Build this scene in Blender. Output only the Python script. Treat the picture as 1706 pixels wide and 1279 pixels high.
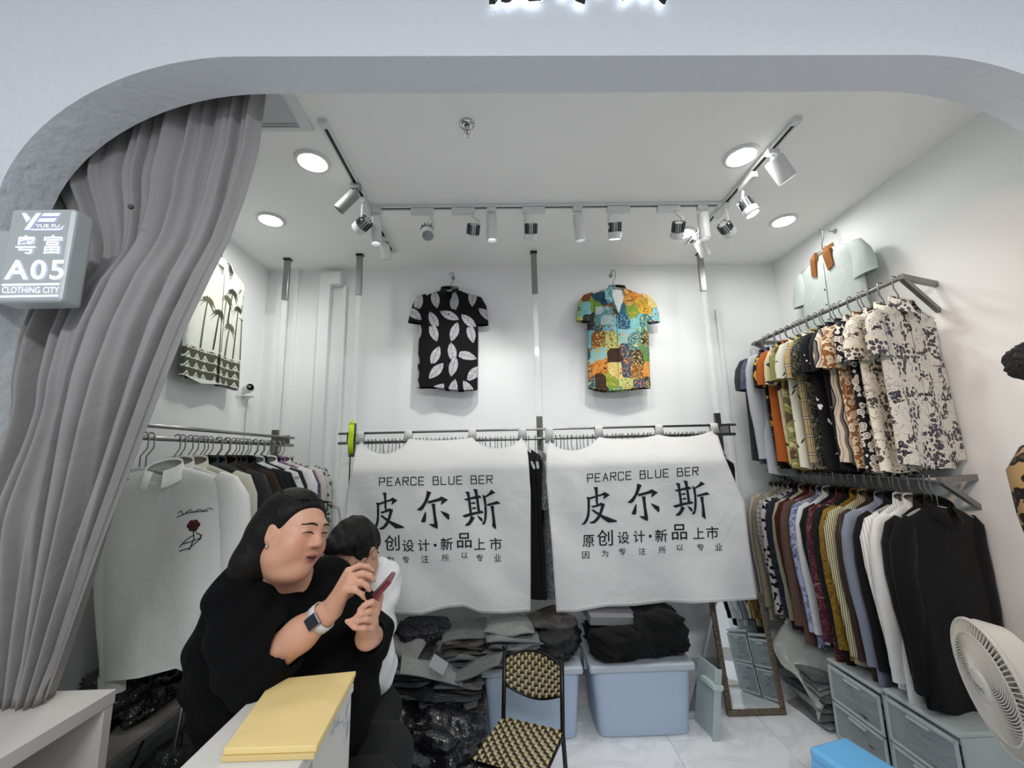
import bpy, bmesh, math, random
import numpy as np
from mathutils import Vector, Matrix

for o in list(bpy.data.objects):
    bpy.data.objects.remove(o)
scene = bpy.context.scene
col = scene.collection
PI = math.pi

# ------------------------------------------------------------------ camera
F_PX, PITCH, YAW, ROLL, CAM_H = 700.0, 9.73, -1.35, 1.4, 1.5
def cam_axes():
    p, y, r = (math.radians(a) for a in (PITCH, YAW, ROLL))
    fwd = np.array([-math.sin(y)*math.cos(p), math.cos(y)*math.cos(p), math.sin(p)])
    r0 = np.array([math.cos(y), math.sin(y), 0.0]); u0 = np.cross(r0, fwd)
    return r0*math.cos(r)-u0*math.sin(r), u0*math.cos(r)+r0*math.sin(r), fwd
CR, CU, CF = cam_axes()
CC = np.array([0, 0, CAM_H])
cam_data = bpy.data.cameras.new('camera'); cam = bpy.data.objects.new('camera', cam_data); col.objects.link(cam)
cam_data.sensor_width = 36; cam_data.lens = 36*F_PX/1706; cam_data.clip_start = 0.02
M = Matrix.Identity(4)
for i in range(3):
    M[i][0], M[i][1], M[i][2], M[i][3] = CR[i], CU[i], -CF[i], CC[i]
cam.matrix_world = M
scene.camera = cam

# ------------------------------------------------------------------ world, large lights, exposure
world = bpy.data.worlds.new('World'); scene.world = world; world.use_nodes = True
bg = world.node_tree.nodes['Background']; bg.inputs[0].default_value = (0.92, 0.95, 1.0, 1); bg.inputs[1].default_value = 0.57
def area(name, loc, size, power, color=(1, 1, 1), rot=(0, 0, 0)):
    d = bpy.data.lights.new(name, 'AREA'); d.shape = 'RECTANGLE'; d.size, d.size_y = size; d.energy = power; d.color = color
    o = bpy.data.objects.new(name, d); col.objects.link(o); o.location = loc; o.rotation_euler = rot
    return o
# ceiling lamps of the market aisle behind the camera
for ax_, ap_ in ((-1.8, 22), (0.1, 95), (1.9, 28)):
    area('aisle_lamp', (ax_, -1.7, 3.4), (1.2, 0.5), ap_, (0.95, 0.97, 1.0))
sd_ = bpy.data.lights.new('aisle_spot_warm', 'SPOT'); sd_.energy = 190; sd_.color = (1.0, 0.70, 0.48); sd_.spot_size = math.radians(34); sd_.spot_blend = 0.8; sd_.shadow_soft_size = 0.12
so_ = bpy.data.objects.new('aisle_spot_warm', sd_); col.objects.link(so_); so_.location = (-1.1, -0.6, 3.1)
so_.rotation_euler = (Vector((2.24, 1.55, 1.55))-so_.location).to_track_quat('-Z', 'Y').to_euler()
vs = scene.view_settings
vs.view_transform = 'Standard'; vs.look = 'None'; vs.gamma = 1.0; vs.use_curve_mapping = False; vs.exposure = 0.0

# ------------------------------------------------------------------ helpers
def ray(x, y):
    return CR*(x-853)/F_PX + CU*(639.5-y)/F_PX + CF
def ony(x, y, Y): d = ray(x, y); return CC + d*(Y/d[1])
def onz(x, y, z): d = ray(x, y); return CC + d*((z-CAM_H)/d[2])
def onx(x, y, X): d = ray(x, y); return CC + d*(X/d[0])

class MB:
    """collects shapes; build() links them as one mesh object"""
    def __init__(s): s.v = []; s.f = []
    def add(s, vs, fs):
        b = len(s.v); s.v += [tuple(map(float, p)) for p in vs]; s.f += [tuple(i+b for i in f) for f in fs]; return s
    def box(s, x0, x1, y0, y1, z0, z1, m=None):
        p = [(x, y, z) for z in (z0, z1) for y in (y0, y1) for x in (x0, x1)]
        if m is not None: p = [m @ Vector(q) for q in p]
        return s.add(p, [(0, 2, 3, 1), (4, 5, 7, 6), (0, 1, 5, 4), (2, 6, 7, 3), (0, 4, 6, 2), (1, 3, 7, 5)])
    def bar(s, a, b, w, h, up=(0, 0, 1)):
        a, b = Vector(a), Vector(b); d = (b-a).normalized(); u = Vector(up); r = d.cross(u)
        if r.length < 1e-4: r = d.cross(Vector((1, 0, 0)))
        r.normalize(); u = r.cross(d)
        p = [q + r*sx*w/2 + u*sz*h/2 for q in (a, b) for sx, sz in ((-1, -1), (1, -1), (1, 1), (-1, 1))]
        return s.add(p, [(0, 3, 2, 1), (4, 5, 6, 7), (0, 1, 5, 4), (1, 2, 6, 5), (2, 3, 7, 6), (3, 0, 4, 7)])
    def tube(s, pts, r, n=8, cap=True, closed=False, flat=1.0):
        pts = [Vector(p) for p in pts]; N = len(pts)
        rs = r if isinstance(r, (list, tuple)) else [r]*N
        tang = []
        for i in range(N):
            a = pts[(i-1) % N] if (closed or i > 0) else pts[i]; b = pts[(i+1) % N] if (closed or i < N-1) else pts[i]
            t = b-a; tang.append(t.normalized() if t.length > 1e-9 else Vector((0, 0, 1)))
        ref = Vector((0, 0, 1)) if abs(tang[0].z) < 0.9 else Vector((1, 0, 0))
        nrm = (ref - tang[0]*ref.dot(tang[0])).normalized()
        vs = []
        for i in range(N):
            nrm = nrm - tang[i]*nrm.dot(tang[i])
            nrm = nrm.normalized() if nrm.length > 1e-6 else tang[i].orthogonal().normalized()
            bn = tang[i].cross(nrm)
            for k in range(n):
                a = 2*PI*k/n; vs.append(pts[i] + nrm*math.cos(a)*rs[i] + bn*math.sin(a)*rs[i]*flat)
        fs = []
        for i in range(N if closed else N-1):
            j = (i+1) % N
            for k in range(n):
                fs.append((i*n+k, i*n+(k+1) % n, j*n+(k+1) % n, j*n+k))
        if cap and not closed:
            fs.append(tuple(range(n))[::-1]); fs.append(tuple((N-1)*n+k for k in range(n)))
        return s.add(vs, fs)
    def lathe(s, prof, n=24, m=None, cap=True):
        vs = []
        for r, z in prof:
            for k in range(n):
                a = 2*PI*k/n; p = Vector((r*math.cos(a), r*math.sin(a), z)); vs.append(m @ p if m is not None else p)
        fs = []
        for i in range(len(prof)-1):
            for k in range(n):
                fs.append((i*n+k, i*n+(k+1) % n, (i+1)*n+(k+1) % n, (i+1)*n+k))
        if cap:
            if prof[0][0] > 1e-6: fs.append(tuple(range(n))[::-1])
            if prof[-1][0] > 1e-6: fs.append(tuple((len(prof)-1)*n+k for k in range(n)))
        return s.add(vs, fs)
    def grid(s, fn, nu, nv, closeu=False):
        vs = [fn(i/(nu if closeu else nu-1), j/(nv-1)) for j in range(nv) for i in range(nu)]
        fs = []
        for j in range(nv-1):
            for i in range(nu if closeu else nu-1):
                k = (i+1) % nu; fs.append((j*nu+i, j*nu+k, (j+1)*nu+k, (j+1)*nu+i))
        return s.add(vs, fs)
    def prism(s, poly, t, m=None):
        """poly in local xz, thickness t along local y (from 0 to -t, towards -y)"""
        n = len(poly); p = [Vector((x, 0, z)) for x, z in poly] + [Vector((x, -t, z)) for x, z in poly]
        if m is not None: p = [m @ q for q in p]
        fs = [tuple(range(n)), tuple(range(2*n-1, n-1, -1))] + [(i, i+n, (i+1) % n+n, (i+1) % n) for i in range(n)]
        return s.add(p, fs)
    def build(s, name, mat=None, parent=None, smooth=False, bevel=0.0, solid=0.0, sub=0, angle=None, weld=False, segs=2):
        me = bpy.data.meshes.new(name); me.from_pydata(s.v, [], s.f)
        bm = bmesh.new(); bm.from_mesh(me)
        if weld: bmesh.ops.remove_doubles(bm, verts=bm.verts, dist=1e-5)
        bmesh.ops.recalc_face_normals(bm, faces=bm.faces)
        if bevel:
            ed = [e for e in bm.edges if e.is_manifold and e.calc_face_angle(0) > 0.5]
            bmesh.ops.bevel(bm, geom=ed, offset=bevel, segments=segs, affect='EDGES', profile=0.5, clamp_overlap=True)
        bm.to_mesh(me); bm.free()
        if smooth:
            me.polygons.foreach_set('use_smooth', [True]*len(me.polygons))
            if angle: me.set_sharp_from_angle(angle=math.radians(angle))
        o = bpy.data.objects.new(name, me); col.objects.link(o)
        if mat: me.materials.append(mat)
        if parent is not None: o.parent = parent
        if solid:
            md = o.modifiers.new('solid', 'SOLIDIFY'); md.thickness = solid; md.offset = 0
        if sub:
            md = o.modifiers.new('sub', 'SUBSURF'); md.levels = sub; md.render_levels = sub
        return o

def tag(o, label=None, cat=None, group=None, kind=None):
    if label: o['label'] = label
    if cat: o['category'] = cat
    if group: o['group'] = group
    if kind: o['kind'] = kind
    return o
def thing(name, label, cat, loc=(0, 0, 0), rot=(0, 0, 0), group=None):
    o = bpy.data.objects.new(name, None); col.objects.link(o); o.empty_display_size = 0.05
    o.location = loc; o.rotation_euler = rot
    return tag(o, label, cat, group)
def struct(o): o['kind'] = 'structure'; return o
def copy_tree(o, parent=None):
    c = o.copy(); col.objects.link(c); c.parent = parent
    for ch in o.children: copy_tree(ch, c)
    return c

# ------------------------------------------------------------------ materials
def new_mat(name):
    m = bpy.data.materials.new(name); m.use_nodes = True
    return m, m.node_tree, m.node_tree.nodes['Principled BSDF']
def rgb(c):
    if isinstance(c, str):
        c = c.lstrip('#'); c = [int(c[i:i+2], 16)/255 for i in (0, 2, 4)]
        c = [(x/12.92 if x <= .04045 else ((x+.055)/1.055)**2.4) for x in c]
    return (c[0], c[1], c[2], 1)
def setin(nt, sock, v):
    if hasattr(v, 'is_linked') or isinstance(v, bpy.types.NodeSocket): nt.links.new(v, sock)
    else: sock.default_value = v
def mth(nt, op, a, b=0.0, c=0.0):
    n = nt.nodes.new('ShaderNodeMath'); n.operation = op
    for i, x in enumerate((a, b, c)): setin(nt, n.inputs[i], x)
    return n.outputs[0]
def mixc(nt, fac, a, b):
    n = nt.nodes.new('ShaderNodeMix'); n.data_type = 'RGBA'
    setin(nt, n.inputs[0], fac); setin(nt, n.inputs[6], rgb(a) if not isinstance(a, bpy.types.NodeSocket) else a)
    setin(nt, n.inputs[7], rgb(b) if not isinstance(b, bpy.types.NodeSocket) else b)
    return n.outputs[2]
def coords(nt, kind='Object'):
    return nt.nodes.new('ShaderNodeTexCoord').outputs[kind]
def noise(nt, vec, scale, detail=3, out=0, dist=0.0):
    n = nt.nodes.new('ShaderNodeTexNoise'); nt.links.new(vec, n.inputs['Vector'])
    n.inputs['Scale'].default_value = scale; n.inputs['Detail'].default_value = detail; n.inputs['Distortion'].default_value = dist
    return n.outputs[out]
def voro(nt, vec, scale, feature='F1', rand=1.0, metric='EUCLIDEAN'):
    n = nt.nodes.new('ShaderNodeTexVoronoi'); n.feature = feature; n.distance = metric
    nt.links.new(vec, n.inputs['Vector']); n.inputs['Scale'].default_value = scale; n.inputs['Randomness'].default_value = rand
    return n
def bump(nt, b, height, strength=0.2, dist=0.01):
    n = nt.nodes.new('ShaderNodeBump'); n.inputs['Strength'].default_value = strength; n.inputs['Distance'].default_value = dist
    nt.links.new(height, n.inputs['Height']); nt.links.new(n.outputs[0], b.inputs['Normal'])
_mc = {}
def mat(name, color, rough=0.5, metal=0.0, nscale=0, namt=0.1, bscale=0, bstr=0.2, bdist=0.005, **kw):
    if name in _mc: return _mc[name]
    m, nt, b = new_mat(name); _mc[name] = m
    b.inputs['Base Color'].default_value = rgb(color); b.inputs['Roughness'].default_value = rough; b.inputs['Metallic'].default_value = metal
    for k, v in kw.items(): b.inputs[k].default_value = v
    if nscale:
        c = rgb(color); dk = [x*(1-namt) for x in c[:3]]; lt = [min(1, x*(1+namt)) for x in c[:3]]
        nt.links.new(mixc(nt, noise(nt, coords(nt), nscale, 4), dk, lt), b.inputs['Base Color'])
    if bscale: bump(nt, b, noise(nt, coords(nt), bscale, 4), bstr, bdist)
    return m
def emit(name, color, strength):
    if name in _mc: return _mc[name]
    m, nt, b = new_mat(name); _mc[name] = m
    b.inputs['Base Color'].default_value = rgb(color); b.inputs['Emission Color'].default_value = rgb(color); b.inputs['Emission Strength'].default_value = strength
    return m
def clear(name, color, alpha=0.3, rough=0.08):
    m = mat(name, color, rough); m.node_tree.nodes['Principled BSDF'].inputs['Alpha'].default_value = alpha
    return m

STEEL = mat('brushed_steel', '#9a9a98', 0.28, 1.0, bscale=0)
DARKSTEEL = mat('dark_steel', '#6b6a66', 0.35, 1.0)
WHITE_PL = mat('white_plastic', '#d9dad9', 0.35)
GREY_PL = mat('grey_plastic', '#a9abab', 0.4)
BLACK_PL = mat('black_plastic', '#0b0b0c', 0.35)
ACRYL = clear('clear_acrylic', '#f4f8f8', 0.28, 0.05)
HANG_CLEAR = clear('hanger_clear', '#e4e8ea', 0.45, 0.1)
# ------------------------------------------------------------------ the room
XL, XR, YB, ZC = -1.85, 2.24, 3.2, 3.007
WALL = mat('wall_paint', '#eff1f1', 0.75, nscale=1.5, namt=0.015, bscale=60, bstr=0.05)
CEIL = mat('ceiling_paint', '#f5f5f3', 0.8, bscale=40, bstr=0.03)
def stucco():
    m, nt, b = new_mat('front_stucco'); co = coords(nt)
    b.inputs['Roughness'].default_value = 0.8
    n1 = noise(nt, co, 2.2, 5); patch = mth(nt, 'GREATER_THAN', noise(nt, co, 0.9, 2), 0.6)
    nt.links.new(mixc(nt, mth(nt, 'MULTIPLY', n1, 0.5), '#d8dde2', '#cdd2d5'), b.inputs['Base Color'])
    h = mth(nt, 'ADD', mth(nt, 'MULTIPLY', noise(nt, co, 28, 6, dist=0.2), 1.0), mth(nt, 'MULTIPLY', mth(nt, 'MULTIPLY', patch, noise(nt, co, 70, 4)), 1.5))
    bump(nt, b, h, 0.5, 0.014)
    return m
STUCCO = stucco()
struct(MB().box(XL-0.1, XR+0.1, YB, YB+0.1, 0, ZC+0.1).build('wall_back', WALL))
struct(MB().box(XL-0.1, XL, 1.29, YB, 0, ZC+0.1).build('wall_left', WALL))
struct(MB().box(XR, XR+0.1, 1.29, YB, 0, ZC+0.1).build('wall_right', WALL))
struct(MB().box(XL-0.1, XR+0.1, 1.29, YB+0.1, ZC, ZC+0.1).build('ceiling', CEIL))
# front wall with the rounded opening
prof = [(-1.47, 0.0), (-1.47, 2.26)]
for i in range(1, 19):
    a = PI - PI/2*i/18; prof.append((-0.81+0.66*math.cos(a), 2.26+0.505*math.sin(a)))
for i in range(0, 18):
    a = PI/2 - PI/2*i/18; prof.append((1.38+0.66*math.cos(a), 2.26+0.505*math.sin(a)))
prof += [(2.04, 2.26), (2.04, 0.0)]
mb = MB(); outer = [(4.5, 0), (4.5, 4.2), (-4.5, 4.2), (-4.5, 0)]
mb.prism(prof+outer, 0.14, Matrix.Translation((0, 1.29, 0)))
struct(mb.build('wall_front', STUCCO, smooth=True, angle=35))
# floor: a dark joint bed with separate glossy tiles
def marble():
    m, nt, b = new_mat('floor_tile'); co = coords(nt, 'Object'); b.inputs['Roughness'].default_value = 0.12
    v = noise(nt, co, 2.3, 6, dist=1.8)
    vein = mth(nt, 'SMOOTH_MIN', mth(nt, 'ABSOLUTE', mth(nt, 'SUBTRACT', v, 0.5)), 0.08, 0.05)
    nt.links.new(mixc(nt, mth(nt, 'MULTIPLY', vein, 11), '#d3d5d8', '#e4e5e7'), b.inputs['Base Color'])
    return m
fl = struct(MB().box(-4.5, 4.5, -2.5, YB+0.1, -0.06, -0.012).build('floor', mat('floor_joint', '#8b8b8c', 0.8)))
TILE = marble(); T = 0.57; tile_me = None
for ix in range(-6, 3):
    for iy in range(-5, 2):
        x0 = 0.845+ix*T; y0 = 2.49+iy*T
        o = MB().box(0.0008, T-0.0008, 0.0008, T-0.0008, -0.012, 0).build('tile', TILE, fl, bevel=0.0008, segs=1) if tile_me is None else bpy.data.objects.new('tile', tile_me)
        if tile_me is None: tile_me = o.data
        else: col.objects.link(o); o.parent = fl
        o.location = (x0, y0, 0)
struct(MB().box(XL, XR, YB-0.012, YB, 0, 0.08).build('baseboard_back', mat('skirting', '#b9babb', 0.5)))
struct(MB().box(XR-0.012, XR, 1.3, YB-0.012, 0, 0.08).build('baseboard_right', mat('skirting', '#b9babb', 0.5)))
struct(MB().box(XL, XL+0.012, 1.3, YB-0.012, 0, 0.08).build('baseboard_left', mat('skirting', '#b9babb', 0.5)))
# pipe casing in the back left corner and a cable trunk behind the right post
struct(MB().box(-1.42, -1.335, YB-0.05, YB, 0.08, 2.965).box(-1.335, -1.25, YB-0.07, YB, 2.86, 2.965).build('trim_1', WALL, bevel=0.004))
struct(MB().box(-1.66, -1.60, YB-0.025, YB, 0.08, ZC).build('trim_2', WALL, bevel=0.004))
struct(MB().box(-1.245, -1.215, YB-0.03, YB, 0.08, 2.86).build('trim_4', WALL, bevel=0.004))
struct(MB().box(1.72, 1.75, YB-0.02, YB, 0.08, 2.62).build('trim_3', WALL, bevel=0.004))
# ------------------------------------------------------------------ ceiling fittings
LENS = emit('downlight_lens', (1.0, 0.985, 0.95), 98.0)
def downlight(x, y, r, label):
    t = thing('downlight', label, 'downlight', (x, y, ZC), group='recessed downlights')
    MB().lathe([(r*0.70, -0.003), (r*0.74, -0.012), (r*0.95, -0.010), (r, -0.003), (r, 0.0)], 40, cap=False).build('trim_ring', WHITE_PL, t, smooth=True)
    MB().lathe([(0, -0.007), (r*0.5, -0.0075), (r*0.73, -0.006)], 40, cap=False).build('lens', LENS, t, smooth=True)
downlight(-0.943, 1.94, 0.089, 'round recessed downlight beside the left track rail and the air vent')
downlight(-1.437, 2.463, 0.085, 'round recessed downlight nearest the left wall and its palm print garment')
downlight(1.263, 1.925, 0.09, 'round recessed downlight touching the right track rail beside the large tube lamp')
downlight(1.899, 2.545, 0.085, 'round recessed downlight by the right wall above the shirt with the brown collar')
downlight(1.281, 2.69, 0.085, 'round recessed downlight behind the spotlights where rear and right rails meet')

WH_MET = mat('lamp_white', '#dadbda', 0.4)
SLOT = mat('track_slot', '#111111', 0.5)
def rail(a, b, label):
    a, b = Vector(a), Vector(b); t = thing('track_rail', label, 'light track', (a+b)/2, group='ceiling track rails')
    d = (b-a)/2
    body = MB(); u = d.normalized(); s = u.cross(Vector((0, 0, 1)))
    body.bar(-d + Vector((0, 0, -0.003)), d + Vector((0, 0, -0.003)), 0.036, 0.006)
    for k in (-1, 1): body.bar(-d + s*k*0.0135 + Vector((0, 0, -0.013)), d + s*k*0.0135 + Vector((0, 0, -0.013)), 0.009, 0.016)
    body.build('channel', WH_MET, t)
    MB().bar(-d*0.995 + Vector((0, 0, -0.011)), d*0.995 + Vector((0, 0, -0.011)), 0.0175, 0.01).build('slot', SLOT, t)
    for k in (-1, 1):
        MB().bar(d*k - u*k*0.001 + Vector((0, 0, -0.0125)), d*k + u*k*0.035 + Vector((0, 0, -0.0125)), 0.038, 0.025).build('end_cap', WH_MET, t, bevel=0.002)
rail((-0.78, 1.70, ZC), (-0.78, 2.86, ZC), 'white track rail running from the vent to the rear wall on the left')
rail((1.382, 1.70, ZC), (1.382, 2.80, ZC), 'white track rail running towards the rear wall on the right side')
rail((-0.74, 2.335, ZC), (1.345, 2.335, ZC), 'long white track rail crossing the ceiling parallel to the rear wall')

def aim(d):
    """matrix turning local -Z to direction d"""
    return Vector(d).normalized().to_track_quat('-Z', 'Y').to_matrix().to_4x4()
LIT = emit('spot_led', (1.0, 0.97, 0.9), 30.0); LITW = emit('spot_led_warm', (1.0, 0.86, 0.62), 14.0)
SOFT = emit('tube_led', (0.93, 0.92, 1.0), 1.6)
OFF = mat('spot_lens_off', '#8f9296', 0.15)
SILV = mat('fin_metal', '#74757a', 0.3, 0.8)
def spot(parent, d, loc, power, angle=75, color=(1, 0.98, 0.95)):
    L = bpy.data.lights.new('spot_beam', 'SPOT'); L.energy = power; L.spot_size = math.radians(angle); L.spot_blend = 1.0; L.shadow_soft_size = 0.025; L.color = color
    o = bpy.data.objects.new('spot_beam', L); col.objects.link(o); o.parent = parent
    o.matrix_local = Matrix.Translation(loc) @ aim(d)
def tube_lamp(x, y, d, label, r=0.031, h=0.165, lit=None, power=0, mt=None, drop=0.045, ang=75):
    t = thing('track_lamp', label, 'track light', (x, y, ZC), group='ceiling track lamps')
    mt = mt or WH_MET
    MB().box(-0.03, 0.03, -0.016, 0.016, -0.05, -0.022).build('adapter', mt, t, bevel=0.003)
    d = Vector(d).normalized(); piv = Vector((0, 0, -0.05-drop*0.5))
    MB().tube([(0, 0, -0.048), piv], 0.008, 8).lathe([(0.0, 0.014), (0.013, 0.008), (0.014, -0.008), (0, -0.014)], 10, Matrix.Translation(piv)).build('joint', mt, t, smooth=True)
    m = Matrix.Translation(piv) @ aim(d)
    MB().lathe([(0, 0.0), (r*0.9, 0.0), (r, -0.006), (r, -h), (r*0.9, -h-0.002), (r*0.84, -h+0.006), (r*0.8, -h+0.018)], 28, m, cap=False).build('barrel', mt, t, smooth=True, angle=40)
    MB().lathe([(0, -h+0.016), (r*0.8, -h+0.016)], 28, m, cap=False).build('lens', lit or OFF, t)
    if power: spot(t, d, piv + d*(h+0.006), power, ang)
    return t
def fin_lamp(x, y, d, label, lit=None, power=0, arm=(0.03, 0.0), face=None, along=(1, 0)):
    """driver box on the track, cranked arm, finned head with a domed front"""
    t = thing('track_spotlight', label, 'track light', (x, y, ZC), group='ceiling track lamps')
    ax = Vector((along[0], along[1], 0)); sx = Vector((-along[1], along[0], 0))
    R = Matrix(((ax.x, sx.x, 0, 0), (ax.y, sx.y, 0, 0), (0, 0, 1, 0), (0, 0, 0, 1)))
    MB().box(-0.07, 0.07, -0.017, 0.017, -0.058, -0.024, R).build('driver_box', WH_MET, t, bevel=0.004)
    a0 = ax*(0.05*(1 if arm[0] > 0 else -1)) + Vector((0, 0, -0.056)); piv = ax*arm[0] + sx*arm[1] + Vector((0, 0, -0.165))
    out = ax*(0.034*(1 if arm[0] > 0 else -1))
    pts = [a0, a0 + Vector((0, 0, -0.015)), piv + out + Vector((0, 0, 0.06)), piv + out]
    MB().tube(pts, 0.0085, 6).tube([piv + out, piv], 0.007, 8).build('arm', WH_MET, t)
    m = Matrix.Translation(piv) @ aim(d); r = 0.040
    MB().lathe([(0, 0.03), (r*0.62, 0.03), (r*0.64, -0.02), (r, -0.022), (r*1.02, -0.03), (r*1.0, -0.055), (r*0.86, -0.062), (r*0.8, -0.058)], 28, m, cap=False).build('head', WH_MET, t, smooth=True, angle=35)
    for k in range(12):
        a = 2*PI*k/12
        MB().box(r*0.6, r*1.0, -0.0022, 0.0022, -0.021, 0.034, m @ Matrix.Rotation(a, 4, 'Z')).build('fin', SILV, t)
    MB().lathe([(0, -0.062), (r*0.45, -0.0615), (r*0.84, -0.057)], 24, m, cap=False).build('lens', lit or OFF, t, smooth=True)
    dd = Vector(d).normalized()
    if power: spot(t, dd, piv + dd*0.07, power)
    return t
YT = 2.335
def tx(px): return float(onz(px, 345, ZC)[0])
tube_lamp(-0.78, 2.10, (-0.55, 0.0, -0.62), 'grey tube lamp switched off, tilted towards the left wall', mt=mat('lamp_grey', '#8f918f', 0.35, 0.3), r=0.03, h=0.13)
fin_lamp(-0.78, 2.27, (-0.8, 0.45, -0.42), 'finned spotlight turned sideways at the left end of the tracks', arm=(0.02, 0), along=(0, -1), power=26)
tube_lamp(-0.735, 2.335, (0.0, 0.02, -1), 'white tube lamp hanging straight down where rear and left rails meet', h=0.17, power=7, ang=95, lit=SOFT)
tube_lamp(-0.78, 2.66, (0.1, 0.35, -0.85), 'short white tube lamp on the rail behind the crossing, left side', h=0.10, r=0.034)
fin_lamp(tx(705), YT, (0.12, -0.5, -0.75), 'finned spotlight on the rear rail tilted forward, its driver box beside the left tube lamp', arm=(0.03, 0), power=0)
fin_lamp(tx(772), YT, (-0.15, 0.62, -0.70), 'finned spotlight with cranked arm aimed at the black leaf shirt', arm=(0.06, 0), power=26)
tube_lamp(tx(819), YT, (0.0, 0.05, -1), 'white tube lamp hanging straight down between two finned spotlights above the leaf shirt', h=0.155, power=7, ang=95, lit=SOFT)
fin_lamp(tx(888), YT, (0.0, 0.6, -0.8), 'finned spotlight in front of the middle steel post', arm=(-0.02, 0), power=13)
tube_lamp(tx(960), YT, (0.10, 0.18, -1), 'white tube lamp slightly tilted above the colourful patchwork shirt', h=0.155, power=7, ang=95, lit=SOFT)
fin_lamp(tx(1027), YT, (0.03, 0.42, -1), 'finned spotlight pointing down with a lit face above the patchwork shirt', lit=LIT, arm=(-0.03, 0), power=24)
fin_lamp(tx(1108), YT, (0.1, 0.65, -0.6), 'finned spotlight in front of the rear downlight', arm=(0.05, 0), power=16)
tube_lamp(tx(1163), YT, (0.03, 0.1, -1), 'white tube lamp at the right end of the rear rail', h=0.16, r=0.034, power=7, ang=95, lit=SOFT)
fin_lamp(1.382, 2.36, (0.75, 0.5, -0.5), 'finned spotlight turned to the right wall at the rail crossing', arm=(0.02, 0), along=(0, -1), power=8)
tube_lamp(1.382, 2.68, (0.5, 0.3, -0.75), 'white tube lamp on the right rail in front of the right steel post', h=0.11, r=0.034)
fin_lamp(1.382, 2.08, (0.35, -0.12, -0.95), 'white finned spotlight with glowing face on the right rail', lit=LIT, arm=(0.03, 0), along=(0, 1), power=9)
tube_lamp(1.382, 1.86, (0.55, 0.12, -0.8), 'large white tube lamp glowing warm at the near end of the right rail', lit=LITW, h=0.125, r=0.045, power=6)

# sprinkler
t = thing('sprinkler', 'chrome fire sprinkler with round escutcheon on the ceiling', 'sprinkler', (-0.137, 1.70, ZC))
CHROME = mat('chrome', '#c9c9c9', 0.12, 1.0)
MB().lathe([(0.036, 0), (0.034, -0.008), (0.02, -0.014), (0.012, -0.012)], 24, cap=False).build('escutcheon', CHROME, t, smooth=True)
MB().lathe([(0.010, 0), (0.010, -0.03), (0.006, -0.034)], 12).build('body', CHROME, t, smooth=True)
MB().tube([(-0.012, 0, -0.03), (-0.013, 0, -0.045), (0, 0, -0.062)], 0.0025, 6).tube([(0.012, 0, -0.03), (0.013, 0, -0.045), (0, 0, -0.062)], 0.0025, 6).build('frame', CHROME, t)
MB().tube([(0, 0, -0.034), (0, 0, -0.058)], 0.0028, 6).build('bulb', mat('red_glass', '#8c1713', 0.2), t)
MB().lathe([(0.0, -0.06), (0.016, -0.062), (0.0165, -0.065), (0, -0.064)], 16).build('deflector', CHROME, t)
# air vent panel
t = thing('air_vent', 'white ceiling air conditioning panel beside the curtain', 'air vent', (-1.13, 1.50, ZC))
MB().box(-0.33, 0.29, -0.22, 0.23, -0.012, 0).build('panel_frame', WHITE_PL, t, bevel=0.003)
MB().box(-0.27, 0.235, -0.16, 0.165, -0.022, -0.012).build('grille_panel', mat('vent_grey', '#b9bdc2', 0.5), t, bevel=0.003)
for k in range(2): MB().box(-0.27, 0.235, 0.178+k*0.016, 0.186+k*0.016, -0.016, -0.012).build('slat', GREY_PL, t)
# ------------------------------------------------------------------ fabrics
def fabric_base(name, rough=0.85, bumps=True):
    m, nt, b = new_mat(name); b.inputs['Roughness'].default_value = rough
    try: b.inputs['Sheen Weight'].default_value = 0.03
    except Exception: pass
    b.inputs['Specular IOR Level'].default_value = 0.25
    co = coords(nt)
    if bumps: bump(nt, b, noise(nt, co, 9, 4, dist=0.6), 0.35, 0.02)
    return m, nt, b, co
def sep(nt, v):
    n = nt.nodes.new('ShaderNodeSeparateXYZ'); nt.links.new(v, n.inputs[0]); return n.outputs
def fract(nt, v, s, off=0.0): return mth(nt, 'FRACT', mth(nt, 'MULTIPLY_ADD', v, s, 100.0+off))
def solid(name, c, rough=0.85):
    if name in _mc: return _mc[name]
    m, nt, b, co = fabric_base(name, rough); _mc[name] = m
    c = rgb(c); dk = [x*0.88 for x in c[:3]]
    nt.links.new(mixc(nt, noise(nt, co, 14, 4), dk, c[:3]), b.inputs['Base Color'])
    return m
def stripes(name, base, cols, scale, axis=0, wob=0.0):
    """cols: list of (from, to, colour) inside one repeat"""
    m, nt, b, co = fabric_base(name); v = sep(nt, co)[axis]
    if wob: v = mth(nt, 'ADD', v, mth(nt, 'MULTIPLY', noise(nt, co, 5, 1), wob))
    if axis == 0: v = mth(nt, 'ADD', v, mth(nt, 'MULTIPLY', sep(nt, co)[1], -0.9))
    f = fract(nt, v, scale); c = rgb(base); cur = None
    for a, z, k in cols:
        fac = mth(nt, 'MULTIPLY', mth(nt, 'GREATER_THAN', f, a), mth(nt, 'LESS_THAN', f, z))
        cur = mixc(nt, fac, cur if cur is not None else base, k)
    nt.links.new(cur, b.inputs['Base Color']); return m
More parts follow.
